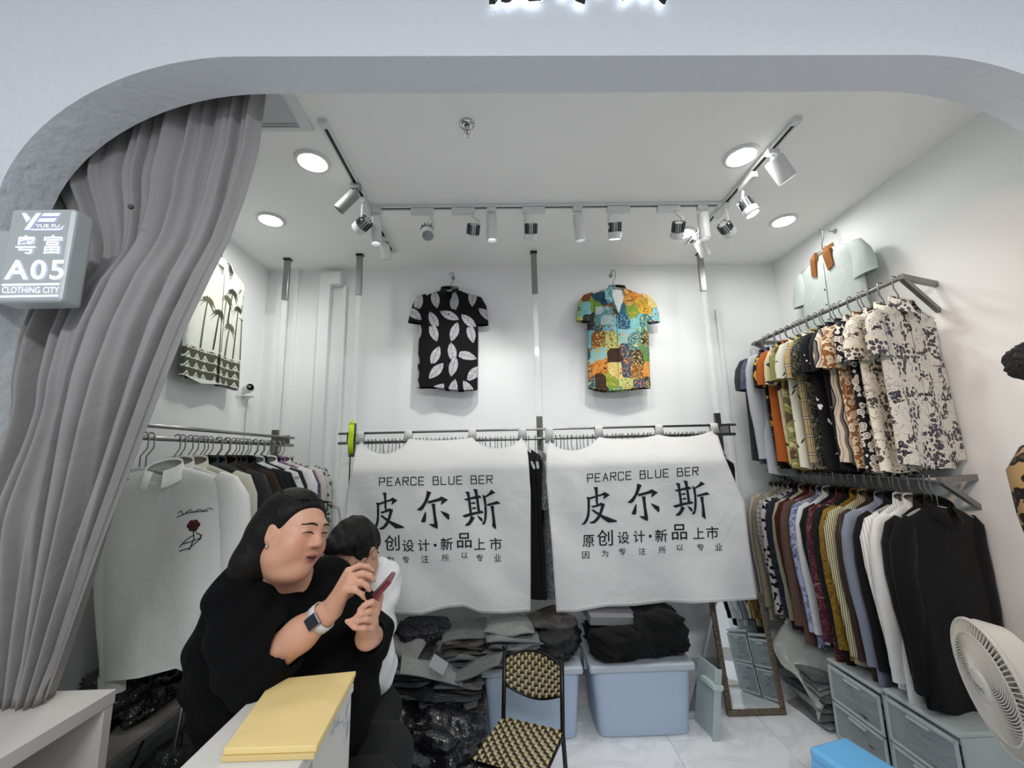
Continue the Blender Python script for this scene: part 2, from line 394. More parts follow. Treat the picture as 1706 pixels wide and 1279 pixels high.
def plaid(name, base, c1, c2, c3, scale):
    m, nt, b, co = fabric_base(name); x, y, z = sep(nt, co)
    x = mth(nt, 'SUBTRACT', x, mth(nt, 'MULTIPLY', y, 0.9)); cur = None
    for v in (x, z):
        f = fract(nt, v, scale)
        for a, e, k in ((0.0, 0.05, c1), (0.1, 0.15, c1), (0.05, 0.1, c2), (0.55, 0.575, c3)):
            fac = mth(nt, 'MULTIPLY', mth(nt, 'MULTIPLY', mth(nt, 'GREATER_THAN', f, a), mth(nt, 'LESS_THAN', f, e)), 0.8)
            cur = mixc(nt, fac, cur if cur is not None else base, k)
    nt.links.new(cur, b.inputs['Base Color']); return m
def leopard(name, base, spot_c, mid, scale, lo=0.22, hi=0.46):
    m, nt, b, co = fabric_base(name)
    w = nt.nodes.new('ShaderNodeVectorMath'); w.operation = 'ADD'; nt.links.new(co, w.inputs[0])
    sc = nt.nodes.new('ShaderNodeVectorMath'); sc.operation = 'SCALE'; nt.links.new(noise(nt, co, scale*1.2, 2, out=1), sc.inputs[0]); sc.inputs['Scale'].default_value = 0.5/scale
    nt.links.new(sc.outputs[0], w.inputs[1])
    d = voro(nt, w.outputs[0], scale).outputs['Distance']
    c = mixc(nt, mth(nt, 'LESS_THAN', d, hi), base, spot_c); c = mixc(nt, mth(nt, 'LESS_THAN', d, lo), c, mid)
    nt.links.new(c, b.inputs['Base Color']); return m
def floral(name, base, flower, centre, scale, cover=0.5, size=0.42, c3=None):
    """clusters of round petalled flowers"""
    m, nt, b, co = fabric_base(name)
    v = voro(nt, co, scale, rand=0.8); d = v.outputs['Distance']
    ang = noise(nt, co, scale*3.5, 1); edge = mth(nt, 'MULTIPLY_ADD', ang, 0.35, size-0.17)
    cl = mth(nt, 'GREATER_THAN', noise(nt, co, scale*0.22, 2), 1-cover)
    pet = mth(nt, 'MULTIPLY', mth(nt, 'LESS_THAN', d, edge), cl)
    c = mixc(nt, pet, base, flower)
    ring = mth(nt, 'MULTIPLY', cl, mth(nt, 'LESS_THAN', mth(nt, 'ABSOLUTE', mth(nt, 'SUBTRACT', d, size*0.55)), 0.035))
    c = mixc(nt, ring, c, centre); c = mixc(nt, mth(nt, 'MULTIPLY', cl, mth(nt, 'LESS_THAN', d, 0.09)), c, centre)
    if c3:
        vine = mth(nt, 'LESS_THAN', mth(nt, 'ABSOLUTE', mth(nt, 'SUBTRACT', noise(nt, co, scale*0.5, 2), 0.5)), 0.012)
        c = mixc(nt, mth(nt, 'MULTIPLY', vine, mth(nt, 'SUBTRACT', 1.0, pet)), c, c3)
    nt.links.new(c, b.inputs['Base Color']); return m
def scroll(name, base, c1, c2, scale, w=0.05):
    """paisley like swirling lines"""
    m, nt, b, co = fabric_base(name)
    n = noise(nt, co, scale, 3, dist=2.2); f = fract(nt, n, 6.0)
    c = mixc(nt, mth(nt, 'LESS_THAN', f, w*4), base, c1)
    v = voro(nt, co, scale*0.7).outputs['Distance']
    c = mixc(nt, mth(nt, 'LESS_THAN', mth(nt, 'ABSOLUTE', mth(nt, 'SUBTRACT', v, 0.3)), w*0.6), c, c2)
    nt.links.new(c, b.inputs['Base Color']); return m
def blotch(name, cols, scale, dist=1.0):
    m, nt, b, co = fabric_base(name)
    n = noise(nt, co, scale, 3, dist=dist); r = nt.nodes.new('ShaderNodeValToRGB'); nt.links.new(n, r.inputs[0])
    r.color_ramp.interpolation = 'CONSTANT'; e = r.color_ramp.elements
    e[0].color = rgb(cols[0]); e[0].position = 0; e[1].color = rgb(cols[-1]); e[1].position = 0.66
    for i, c in enumerate(cols[1:-1]):
        k = e.new(0.36+0.30*(i+0.5)/max(1, len(cols)-2)-0.02); k.color = rgb(c)
    nt.links.new(r.outputs[0], b.inputs['Base Color']); return m
def leaves(name, base, leaf, vein, scale, length=0.47, width=0.2, rand=0.35):
    m, nt, b, co = fabric_base(name)
    x, y, z = sep(nt, co); cb = nt.nodes.new('ShaderNodeCombineXYZ'); nt.links.new(x, cb.inputs[0]); nt.links.new(z, cb.inputs[1])
    n = nt.nodes.new('ShaderNodeTexVoronoi'); n.voronoi_dimensions = '2D'; nt.links.new(cb.outputs[0], n.inputs['Vector'])
    n.inputs['Scale'].default_value = scale; n.inputs['Randomness'].default_value = rand
    loc = nt.nodes.new('ShaderNodeVectorMath'); loc.operation = 'SUBTRACT'
    scl = nt.nodes.new('ShaderNodeVectorMath'); scl.operation = 'SCALE'; nt.links.new(cb.outputs[0], scl.inputs[0]); scl.inputs['Scale'].default_value = 1.0
    nt.links.new(scl.outputs[0], loc.inputs[0]); nt.links.new(n.outputs['Position'], loc.inputs[1])
    rnd = sep(nt, n.outputs['Color'])[0]
    rot = nt.nodes.new('ShaderNodeVectorRotate'); rot.rotation_type = 'Z_AXIS'; nt.links.new(loc.outputs[0], rot.inputs['Vector'])
    nt.links.new(mth(nt, 'MULTIPLY_ADD', rnd, 2.4, 0.2), rot.inputs['Angle'])
    u, w, _ = sep(nt, rot.outputs[0]); u = mth(nt, 'MULTIPLY', u, scale); w = mth(nt, 'MULTIPLY', w, scale)
    un = mth(nt, 'DIVIDE', u, length); prof = mth(nt, 'MULTIPLY', mth(nt, 'SUBTRACT', 1.0, mth(nt, 'MULTIPLY', un, un)), width)
    inside = mth(nt, 'LESS_THAN', mth(nt, 'ABSOLUTE', w), prof)
    vv = fract(nt, mth(nt, 'ADD', u, mth(nt, 'MULTIPLY', mth(nt, 'ABSOLUTE', w), -0.8)), 11)
    sp = mth(nt, 'MULTIPLY', mth(nt, 'LESS_THAN', vv, 0.35), mth(nt, 'GREATER_THAN', noise(nt, co, 130, 2), 0.45))
    lc = mixc(nt, sp, leaf, vein); lc = mixc(nt, mth(nt, 'LESS_THAN', mth(nt, 'ABSOLUTE', w), 0.008), lc, vein)
    nt.links.new(mixc(nt, inside, base, lc), b.inputs['Base Color']); return m
def patchwork(name, cols, scale):
    """rectangular painted patches with brushy texture"""
    m, nt, b, co = fabric_base(name)
    x, y, z = sep(nt, co); cb = nt.nodes.new('ShaderNodeCombineXYZ'); nt.links.new(mth(nt, 'MULTIPLY', x, 1.25), cb.inputs[0]); nt.links.new(z, cb.inputs[1])
    n = nt.nodes.new('ShaderNodeTexVoronoi'); n.voronoi_dimensions = '2D'; n.distance = 'CHEBYCHEV'; nt.links.new(cb.outputs[0], n.inputs['Vector'])
    n.inputs['Scale'].default_value = scale; n.inputs['Randomness'].default_value = 0.75
    rnd = sep(nt, n.outputs['Color'])[0]; br = noise(nt, co, 34, 5, dist=2.5)
    def ramp(v, cs):
        r = nt.nodes.new('ShaderNodeValToRGB'); nt.links.new(v, r.inputs[0]); r.color_ramp.interpolation = 'CONSTANT'; e = r.color_ramp.elements
        e[0].color = rgb(cs[0]); e[1].color = rgb(cs[-1]); e[1].position = (len(cs)-1)/len(cs)
        for i in range(1, len(cs)-1): k = e.new(i/len(cs)); k.color = rgb(cs[i])
        return r.outputs[0]
    a = ramp(rnd, cols); c = ramp(mth(nt, 'FRACT', mth(nt, 'MULTIPLY', rnd, 3.7)), cols[::-1])
    nt.links.new(mixc(nt, mth(nt, 'GREATER_THAN', br, 0.56), a, c), b.inputs['Base Color']); return m

# ------------------------------------------------------------------ shirts and hangers
def shirt_meshes(seed, sleeve='short', hw=0.235, L=0.74, t=0.028, flare=0.0, collar='fold', fold=0.012, gap=0.0, slw=1.0, tuck=0):
    """front is local -Y, origin at the back of the neck, returns {part: (MB, smooth)}"""
    rd = random.Random(seed); ph = rd.uniform(0, 6); kf = rd.uniform(22, 34); ph2 = rd.uniform(0, 6); sh = hw*0.9; sz = -0.068
    zs = [0.0, -0.012, -0.026, -0.042, -0.058, sz-0.012, -0.11] + [-0.11-(L-0.11)*k/11 for k in range(1, 12)]
    def hwz(z):
        if z > sz: return 0.058 + (sh-0.058)*min(1, (-z/-sz))**0.92
        k = (z-sz)/(-L-sz); return sh + (hw-sh)*min(1, k*3) + flare*k
    def tz(z):
        if z > sz: return 0.012 + (t-0.012)*(-z/-sz)
        return t*(1+0.25*(z-sz)/(-L-sz))
    def fo(x, z):
        k = max(0, (-z-0.08)/L); return fold*k*(math.sin(kf*x+ph+2*z)+0.5*math.sin(kf*1.9*x+ph2))
    def yfront(x, z):
        h = hwz(z); u = max(-1, min(1, x/h)); return -tz(z)*(1-abs(u)**2.6)**0.5 + fo(x, z)
    N = 30
    def body(u, v):
        i = v*(len(zs)-1); z = zs[int(round(i))]; a = 2*PI*u
        cx, sx = math.cos(a), math.sin(a); x = hwz(z)*math.copysign(abs(cx)**0.75, cx); y = tz(z)*math.copysign(abs(sx)**0.8, sx)
        dz = (0.012*math.sin(kf*0.5*x+ph) - 0.25*L*0.06*(x/hw)**2*(-1))*max(0, (-z/L))**4
        if z > -0.05 and sx < 0: z = z - 0.03*(1-abs(x)/0.065 if abs(x) < 0.065 else 0)
        return (x, y+fo(x, z), z+dz)
    out = {'body': MB().grid(body, N, len(zs), closeu=True)}
    for s in (-1, 1):
        if sleeve == 'short':
            path = [(sh-0.03, -0.062), (sh+0.005, -0.088), (sh+0.024, -0.145), (sh+0.034, -0.215), (sh+0.038, -0.285)]; ax = [0.028, 0.050, 0.064, 0.070, 0.073]; bx = [0.016, 0.026, 0.030, 0.030, 0.030]
        else:
            path = [(sh-0.03, -0.062), (sh+0.008, -0.09), (sh+0.028, -0.16), (sh+0.035, -0.28), (sh+0.03, -0.42), (sh+0.02, -0.55), (sh+0.012, -0.70)]; ax = [0.028, 0.052, 0.066, 0.062, 0.056, 0.05, 0.046]; bx = [0.016, 0.026, 0.032, 0.03, 0.03, 0.028, 0.026]
        if tuck == s or tuck == 2: path = [(p[0]-0.045*min(1, i/2)-0.012*i*(sleeve == 'short'), p[1]-0.01*i) for i, p in enumerate(path)]; ax = [a*(0.75 if i > 1 else 0.9) for i, a in enumerate(ax)]
        ax = [a*slw for a in ax]; swing = rd.uniform(-0.02, 0.02); K = len(path)
        def sl(u, v, s=s, path=path, ax=ax, bx=bx, swing=swing, K=K, p1=rd.uniform(0, 6)):
            i = int(round(v*(K-1))); a = 2*PI*u; q = path[i]; p = path[max(0, i-1)]; n = path[min(K-1, i+1)]
            d = Vector((n[0]-p[0], n[1]-p[1])).normalized(); nx = Vector((-d.y, d.x))
            r = ax[i]*(1+0.06*math.sin(3*a+p1+i)); c = math.cos(a)*r
            return (s*(q[0]+nx.x*c), math.sin(a)*bx[i]+swing*v*v+0.004*math.sin(2*a+i*1.7+p1), q[1]+nx.y*c)
        out['sleeve_%d' % s] = MB().grid(sl, 16, K, closeu=True)
        if sleeve == 'long':
            q = path[-1]; mb = MB()
            mb.grid(lambda u, v, s=s, q=q, swing=swing: (s*(q[0]+math.cos(2*PI*u)*0.046*slw), math.sin(2*PI*u)*0.024+swing, q[1]+0.006-0.066*v), 16, 3, closeu=True)
            out['cuff_%d' % s] = mb
    if collar == 'fold':
        def co(u, v):
            th = -PI*0.5+0.28+gap + (2*PI-0.56-2*gap)*u; b = (1+math.sin(th))/2     # b = 1 at the back
            rx, ry = 0.062, 0.034; fr = max(0, 1-b*2.2)
            if v < 0.3: k, z = 1.0, 0.028*b+0.006-0.02*(1-b)
            elif v < 0.6: k, z = 1.08, 0.034*b+0.010-0.02*(1-b)
            else: k, z = 1.22+0.28*fr, -0.012-0.05*(1-b)-0.02*fr
            return (rx*k*math.cos(th)*(1+0.35*gap*fr), ry*k*math.sin(th)-0.006-0.014*fr*(v > 0.6), z)
        out['collar'] = MB().grid(co, 25, 4)
    pl = MB()
    for i in range(12):
        z0 = -0.045-(L-0.06)*i/12; z1 = -0.045-(L-0.06)*(i+1)/12
        pl.add([(-0.013, yfront(-0.013, z0)-0.003, z0), (0.013, yfront(0.013, z0)-0.003, z0), (0.013, yfront(0.013, z1)-0.003, z1), (-0.013, yfront(-0.013, z1)-0.003, z1)], [(0, 1, 2, 3)])
    out['placket'] = pl
    return out, yfront
_lib = {}
def shirt_lib(key, **kw):
    if key not in _lib:
        parts, yf = shirt_meshes(**kw); d = {}
        for k, mb in parts.items():
            o = mb.build(k.split('_')[0], None, None, smooth=True, weld=True); me = o.data; bpy.data.objects.remove(o); me.materials.append(None); d[k] = me
        _lib[key] = (d, yf)
    return _lib[key]
def place_shirt(key, m, loc, rot, label, group=None, cat='shirt', skip=(), mats={}, name='shirt', scale=1.0, **kw):
    d, yf = shirt_lib(key, **kw); t = thing(name, label, cat, loc, rot, group); t.scale = (scale,)*3
    for k, me in d.items():
        pn = k.split('_')[0]
        if pn in skip: continue
        o = bpy.data.objects.new(pn, me); col.objects.link(o); o.parent = t
        o.material_slots[0].link = 'OBJECT'; o.material_slots[0].material = mats.get(pn, m)
    return t, yf
SHORT = [dict(seed=i, sleeve='short', L=0.80+0.02*(i % 3), t=0.022, hw=0.225+0.006*(i % 3), tuck=1, slw=0.95) for i in range(4)]
LONG = [dict(seed=20+i, sleeve='long', L=0.83+0.02*(i % 3), t=0.022, hw=0.225+0.006*(i % 3), tuck=1) for i in range(4)]
LONGL = [dict(seed=30+i, sleeve='long', L=0.74+0.02*(i % 3), t=0.022, hw=0.228+0.006*(i % 3), tuck=-1) for i in range(4)]

def make_hanger(hook_h=0.125, flip=1):
    t = thing('hanger', 'clear plastic hanger with steel hook', 'hanger')
    r = 0.0155; h = hook_h
    pts = [(0, 0, -0.015), (0, 0, h*0.30), (flip*0.022, 0, h*0.58), (flip*0.022, 0, h-0.006)]
    for k in range(8):
        a = PI*k/7; pts.append((flip*(0.022-r+r*math.cos(a)), 0, h-0.004+r*math.sin(a)))
    pts.append((flip*(0.022-2*r), 0, h-0.016))
    MB().tube(pts, 0.0032, 6).build('hook', STEEL, t, smooth=True)
    bd = MB().tube([(-0.205, 0, -0.075), (-0.16, 0, -0.058), (-0.07, 0, -0.024), (0, 0, -0.012), (0.07, 0, -0.024), (0.16, 0, -0.058), (0.205, 0, -0.075)], [0.006, 0.008, 0.007, 0.008, 0.007, 0.008, 0.006], 6, flat=1.3)
    bd.build('arm', HANG_CLEAR, t, smooth=True)
    return t
hanger_protos = [make_hanger(0.125, 1), make_hanger(0.125, -1)]
_hused = [False, False]; _hrd = random.Random(7)
def hanger(loc, rotz, label, group, k=0):
    """loc: where the hook rests on the rail; k picks the hook direction"""
    p = hanger_protos[k]
    if not _hused[k]: _hused[k] = True; o = p
    else: o = copy_tree(p)
    s = 1 if k == 0 else -1; off = Vector((s*(0.022-0.0155), 0, 0)); off.rotate(Matrix.Rotation(rotz, 3, 'Z'))
    o.location = (loc[0]-off.x, loc[1]-off.y, loc[2]-0.125); o.rotation_euler = (0, 0, rotz)
    tag(o, label, 'hanger', group); return o
# ------------------------------------------------------------------ steel and acrylic posts hanging from the ceiling
def post(x, y, z_mid_top, z_low_top, z_bot, label, w=0.042):
    t = thing('rack_post', label, 'rack post', (x, y, z_bot), group='ceiling hung rack posts'); h = ZC - z_bot
    MB().box(-w*0.6, w*0.6, -w*0.5, w*0.5, h-0.012, h).build('ceiling_cap', BLACK_PL, t)
    MB().box(-w/2, w/2, -0.012, 0.012, z_mid_top-z_bot, h-0.012).build('upper_sleeve', STEEL, t, bevel=0.0015)
    MB().box(-w*0.42, w*0.42, -0.009, 0.009, z_low_top-z_bot, z_mid_top-z_bot).build('acrylic_bar', ACRYL, t, bevel=0.002)
    MB().box(-w/2, w/2, -0.012, 0.012, 0, z_low_top-z_bot).build('lower_sleeve', DARKSTEEL, t, bevel=0.0015)
post(-1.60, 3.0, 2.68, 1.72, 1.50, 'steel and clear acrylic post by the left rack near the corner')
post(-1.04, 2.945, 2.69, 1.75, 1.52, 'steel and clear acrylic post behind the neon tape at the rear rail')
post(0.255, 2.94, 2.675, 1.77, 1.53, 'steel and clear acrylic post between the leaf shirt and the patchwork shirt')
post(1.545, 3.0, 2.70, 1.77, 1.50, 'steel and clear acrylic post between the patchwork shirt and the right rack')

RY = 2.85
t = thing('clothes_rail', 'rear double steel clothes rail behind the two printed cloths', 'clothes rail', (0.25, RY, 1.6))
MB().tube([(-1.35, 0, 0.075), (1.34, 0, 0.075)], 0.008, 10).build('upper_tube', STEEL, t, smooth=True)
MB().tube([(-1.35, 0, 0.012), (1.33, 0, 0.012)], 0.010, 10).build('lower_tube', STEEL, t, smooth=True)
for px in (-1.04, 0.255, 1.545):
    MB().box(px-0.25-0.006, px-0.25+0.006, 0.0, 0.15 if px > 1 else 0.095, 0.004, 0.085).build('bracket', DARKSTEEL, t)
LX = -1.50
t = thing('clothes_rail', 'left double steel clothes rail along the left wall', 'clothes rail', (LX, 2.3, 1.6))
MB().tube([(0, -0.72, 0.065), (0, 0.76, 0.065)], 0.009, 10).build('upper_tube', STEEL, t, smooth=True)
MB().tube([(0, -0.72, 0.013), (0, 0.75, 0.013)], 0.011, 10).build('lower_tube', STEEL, t, smooth=True)
MB().box(-0.12, 0.0, 0.694, 0.706, 0.004, 0.08).build('bracket', DARKSTEEL, t)
MB().bar((-0.35, -0.69, 0.04), (0, -0.69, 0.04), 0.012, 0.06).build('bracket', DARKSTEEL, t)
RX, RZ1, RZ2 = 1.97, 2.33, 1.36
for z, lab in ((RZ1, 'upper steel rail on the right wall with diagonal strut'), (RZ2, 'lower steel rail on the right wall under the short sleeved shirts')):
    t = thing('clothes_rail', lab, 'clothes rail', (RX, 2.5, z))
    MB().tube([(0, -0.60, -0.012), (0, 0.66, -0.012)], 0.012, 10).build('tube', mat('rail_grey', '#7d7d7b', 0.4, 0.7), t, smooth=True)
    for y in (-0.60, 0.62):
        MB().bar((-0.012, y, -0.012), (XR-RX, y+(0.10 if y < 0 else 0), -0.012), 0.022, 0.028).build('arm', mat('rail_grey', '#7d7d7b', 0.4, 0.7), t, bevel=0.002)
        MB().bar((0.0, y+0.005, -0.02), (XR-RX-0.002, y+(0.11 if y < 0 else 0.02), -0.15), 0.02, 0.024).build('strut', mat('rail_grey', '#7d7d7b', 0.4, 0.7), t)

# ------------------------------------------------------------------ right wall, upper rail: near to far
UP = [
 ('cream short sleeved shirt with black flower clusters and framed panels', floral('f_cream_black', '#c9c4b8', '#211e28', '#7d7a86', 52, 0.52, 0.52, '#8c8894')),
 ('cream short sleeved shirt with fine small black flowers', floral('f_cream_black2', '#ded8c8', '#2a2724', '#8a8478', 50, 0.5, 0.5, '#77706a')),
 ('black short sleeved shirt with large white blossoms', floral('f_black_white', '#14131a', '#cfcac0', '#3a3530', 30, 0.62, 0.5)),
 ('rust brown bandana shirt with cream blossoms', floral('f_rust', '#8a5a34', '#e0d2b6', '#6b4424', 34, 0.62, 0.5, '#d8c6a4')),
 ('silky shirt with wavy beige, grey and black stripes', stripes('f_wavy', '#cbbfae', [(0.25, 0.5, '#6d6660'), (0.5, 0.62, '#27242a'), (0.8, 0.9, '#9a8d80')], 16, 0, 0.16)),
 ('black shirt with white lettering-like print', floral('f_blackdots', '#101014', '#d8d8dc', '#101014', 60, 0.38, 0.42)),
 ('white shirt with large black blotches like a cow hide', blotch('f_cow', ['#121216', '#e4e4ea'], 7, 0.6)),
 ('dark olive shirt with pale scrolling line print', scroll('f_oliveline', '#25261f', '#8d8a74', '#3a3a2e', 12, 0.04)),
 ('beige checked shirt with black and white bars', plaid('f_plaid', '#b59c6c', '#1b1a1d', '#efe9dc', '#8a3b35', 9.5)),
 ('off white shirt with black bamboo leaf strokes', leaves('f_bamboo', '#d8d8c8', '#22261f', '#22261f', 15, 0.46, 0.07, 1.0)),
 ('sand and brown mottled short sleeved shirt', blotch('f_sand', ['#5d4630', '#8c8a52', '#c8b98c', '#6b6a44'], 8, 1.2)),
 ('pale cream shirt with sepia landscape sketch', blotch('f_sketch', ['#332e33', '#d9cfa4', '#e2d9b8', '#cfc596'], 6, 1.6)),
 ('plain rust orange short sleeved shirt', solid('f_orange', '#b4602a')),
 ('black shirt with yellow and cream foliage', blotch('f_yellowleaf', ['#17130d', '#1d1710', '#d9ac2e', '#b9a88a'], 10, 1.5)),
 ('pale grey long sleeved shirt with fine stripes on the upper right rail', stripes('f_greyfine', '#c9ccd0', [(0.0, 0.4, '#9fa6b0')], 95)),
 ('slate blue shirt with paler bandana cuff', scroll('f_slate', '#4c5468', '#7d8496', '#39405a', 14, 0.04)),
 ('dark grey shirt against the corner', solid('f_darkgrey', '#3a3b40')),
]
rd = random.Random(3); y = 1.945; HL = 'hanger squeezed in among the shirts on the upper right rail'
ys_u = []
for i, (lab, m) in enumerate(UP):
    long_ = i == 14
    key = ('L%d' % (i % 4)) if long_ else ('S%d' % (i % 4)); kw = (LONG if long_ else SHORT)[i % 4]
    yy = y; hz = RZ1-0.125
    place_shirt(key, m, (RX+0.01, yy, hz), (0, rd.uniform(-0.04, 0.01), (0.30 if i == 0 else 0.2+rd.uniform(-0.06, 0.06))), lab + ' on the upper right rail' if 'right rail' not in lab else lab, 'shirts on the upper right rail', skip=('placket',) if i else (), **kw)
    hanger((RX, yy, RZ1), 0.2, 'steel hooked clear hanger inside the ' + lab.replace(' on the upper right rail', '').replace(' short sleeved', ''), 'hangers on the upper right rail', k=1)
    y += 0.066 if i else 0.08
for k in range(10):
    hanger((RX, 2.02+k*0.105+rd.uniform(-0.01, 0.01), RZ1), rd.uniform(-0.15, 0.15), HL, 'hangers on the upper right rail', k=1)

# ------------------------------------------------------------------ right wall, lower rail: near to far
LO = [
 ('black long sleeved shirt nearest the fan', solid('g_black1', '#08080a')),
 ('charcoal black long sleeved shirt behind the nearest black one', solid('g_black2', '#0e0e11')),
 ('plain white long sleeved shirt beside the black shirts', solid('g_white1', '#d8d8d6')),
 ('white long sleeved shirt with fine ribbed sleeve', stripes('g_rib', '#dcdcda', [(0.0, 0.3, '#b4b5b6')], 60)),
 ('black long sleeved shirt between white and mustard shirts', solid('g_black3', '#0c0c10')),
 ('grey blue long sleeved shirt', solid('g_greyblue', '#7d8596')),
 ('dark brown silky long sleeved shirt', solid('g_brown', '#33241c', 0.5)),
 ('cream shirt with dark seam stripe beside the mustard one', stripes('g_creamstripe', '#c2bb98', [(0.0, 0.35, '#2d2a22')], 85)),
 ('mustard long sleeved shirt with fine black scribbled print', scroll('g_mustard', '#8a6a22', '#3a2c10', '#5d4715', 26, 0.06)),
 ('dark green black long sleeved shirt', solid('g_darkgreen', '#101712')),
 ('burgundy paisley long sleeved shirt', scroll('g_burgundy', '#421a23', '#8a5a60', '#9a777a', 11, 0.035)),
 ('black green long sleeved shirt beside the burgundy paisley', solid('g_black4', '#0f1311')),
 ('white long sleeved shirt behind the blue floral one', solid('g_white2', '#cfd0d2')),
 ('blue and white floral long sleeved shirt', floral('g_bluefloral', '#9aa2be', '#3c4870', '#c6cad8', 44, 0.62, 0.5)),
 ('taupe brown long sleeved shirt', solid('g_taupe', '#5d463c')),
 ('dark red long sleeved shirt', solid('g_darkred', '#43161a')),
 ('cream and green striped long sleeved shirt', stripes('g_greenstripe', '#cfc9aa', [(0.0, 0.3, '#3a4230'), (0.5, 0.6, '#7b7a58')], 80)),
 ('navy long sleeved shirt with faint print', scroll('g_navy', '#23232f', '#43435a', '#2e2e40', 16, 0.03)),
 ('grey and black leopard spotted shirt', leopard('g_leo', '#bdb8b4', '#121214', '#121214', 34, 0.3, 0.42)),
 ('black and white small checked shirt', plaid('g_check', '#b9b6b0', '#111114', '#111114', '#111114', 34)),
 ('cream shirt with black pinstripes', stripes('g_pin', '#b5ab90', [(0.0, 0.32, '#1c1a18'), (0.5, 0.6, '#5a4a3a')], 105)),
 ('pale beige long sleeved shirt on the lower right rail', solid('g_beige', '#b8aa9c')),
 ('light grey long sleeved shirt on the lower right rail', solid('g_lgrey', '#a9a9aa')),
]
y = 1.945; HL2 = 'hanger squeezed in among the shirts on the lower right rail'
for i, (lab, m) in enumerate(LO):
    kw = LONG[i % 4]
    place_shirt('L%d' % (i % 4), m, (RX+0.005, y, RZ2-0.125), (0, rd.uniform(-0.03, 0.01), 0.16+rd.uniform(-0.05, 0.05)), lab if 'lower right' in lab else lab + ' on the lower right rail', 'shirts on the lower right rail', skip=('placket',), **kw)
    hanger((RX, y, RZ2), 0.16, 'steel hooked clear hanger inside the ' + lab.replace(' on the lower right rail', ''), 'hangers on the lower right rail', k=1)
    y += 0.052
for k in range(14):
    hanger((RX, 1.97+k*0.08+rd.uniform(-0.01, 0.01), RZ2), rd.uniform(-0.12, 0.12), HL2, 'hangers on the lower right rail', k=1)

# ------------------------------------------------------------------ left rail: near to far
WSH = solid('h_white', '#e6e7e2')
LE = [
 ('white long sleeved shirt second on the left rail', solid('h_white2', '#d2d2cf'), 1.98),
 ('cream long sleeved shirt with dark sleeve embroidery', solid('h_cream', '#c6c5b5'), 2.06),
 ('charcoal long sleeved shirt', solid('h_charcoal', '#2c2d2e'), 2.14),
 ('dark green grey long sleeved shirt', solid('h_greengrey', '#343a38'), 2.20),
 ('dark brown long sleeved shirt', solid('h_brown', '#33251c'), 2.27),
 ('black shirt with brown collar trim', solid('h_black', '#0f0f11'), 2.33),
 ('black long sleeved shirt with navy tone', solid('h_black2', '#12121a'), 2.39),
 ('black long sleeved shirt with white piping', solid('h_black3', '#0a0a0b'), 2.46),
 ('white grey marbled long sleeved shirt', blotch('h_marble', ['#8d8f90', '#c4c5c6', '#d6d7d7', '#b0b1b3'], 12, 1.2), 2.53),
 ('dark olive shirt with white collar', solid('h_olive', '#23241c'), 2.60),
 ('bright white shirt in the middle of the left rail', solid('h_white3', '#dcdcdb'), 2.66),
 ('purple paisley shirt', scroll('h_purple', '#43304c', '#8a7496', '#2a1f33', 18, 0.05), 2.73),
 ('mauve print shirt beside the purple paisley', scroll('h_mauve', '#6b4f6e', '#c5b2c6', '#3d2d42', 20, 0.05), 2.79),
 ('white shirt with pink tone near the rear post', solid('h_white4', '#d4cccb'), 2.85),
 ('green and white floral shirt at the far end', floral('h_green', '#c5c9bd', '#3e5648', '#7a8a78', 40, 0.6, 0.48), 2.91),
]
HL3 = 'hanger squeezed in among the shirts on the left rail'; LZ = 1.624
for i, (lab, m, yy) in enumerate(LE):
    kw = LONGL[i % 4]
    place_shirt('LL%d' % (i % 4), m, (LX+0.02+rd.uniform(-0.01, 0.02), yy, LZ-0.125), (0, rd.uniform(-0.05, 0.0), rd.uniform(0.02, 0.16)), lab if 'left rail' in lab else lab + ' on the left rail', 'shirts on the left rail', skip=('placket',), **kw)
    hanger((LX, yy, LZ), rd.uniform(-0.1, 0.15), 'steel hooked clear hanger inside the ' + lab.replace(' on the left rail', ''), 'hangers on the left rail', k=0)
for k in range(11):
    hanger((LX, 2.0+k*0.085+rd.uniform(-0.01, 0.01), LZ), rd.uniform(-0.1, 0.2), HL3, 'hangers on the left rail', k=0)
hanger((LX, 1.83, LZ), 0.25, HL3, 'hangers on the left rail', k=0)
# nearest white shirt with embroidered rose
INK = mat('embroidery_black', '#14110f', 0.8); ROSE = mat('embroidery_rose', '#4a1416', 0.8)
ws, yf = place_shirt('white_near', WSH, (LX+0.10, 1.80, LZ-0.14), (0, -0.10, 0.10), 'white satin long sleeved shirt with embroidered rose held by a hand', 'shirts on the left rail', seed=41, sleeve='long', L=0.77, t=0.03, hw=0.25, fold=0.034, tuck=-1)
hanger((LX, 1.80, LZ), 0.2, 'clear hanger resting on the white satin rose shirt', 'hangers on the left rail', k=0)
def stitch(paths, name, m, r=0.0016, dy=-0.003):
    mb = MB()
    for p in paths: mb.tube([(x, yf(x, z)+dy, z) for x, z in p], r, 5)
    mb.build(name, m, ws)
ex, ez = 0.125, -0.27
def arc(cx, cz, r, a0, a1, n=8): return [(cx+r*math.cos(a0+(a1-a0)*k/n), cz+r*math.sin(a0+(a1-a0)*k/n)) for k in range(n+1)]
stitch([[(ex-0.055+0.011*k, ez+0.085+0.010*math.sin(k*2.1)*(1 if k < 5 else 0.5)) for k in range(12)], [(ex-0.06, ez+0.07), (ex-0.02, ez+0.082), (ex+0.05, ez+0.078)]], 'script_embroidery', INK, 0.0015)
mb = MB()
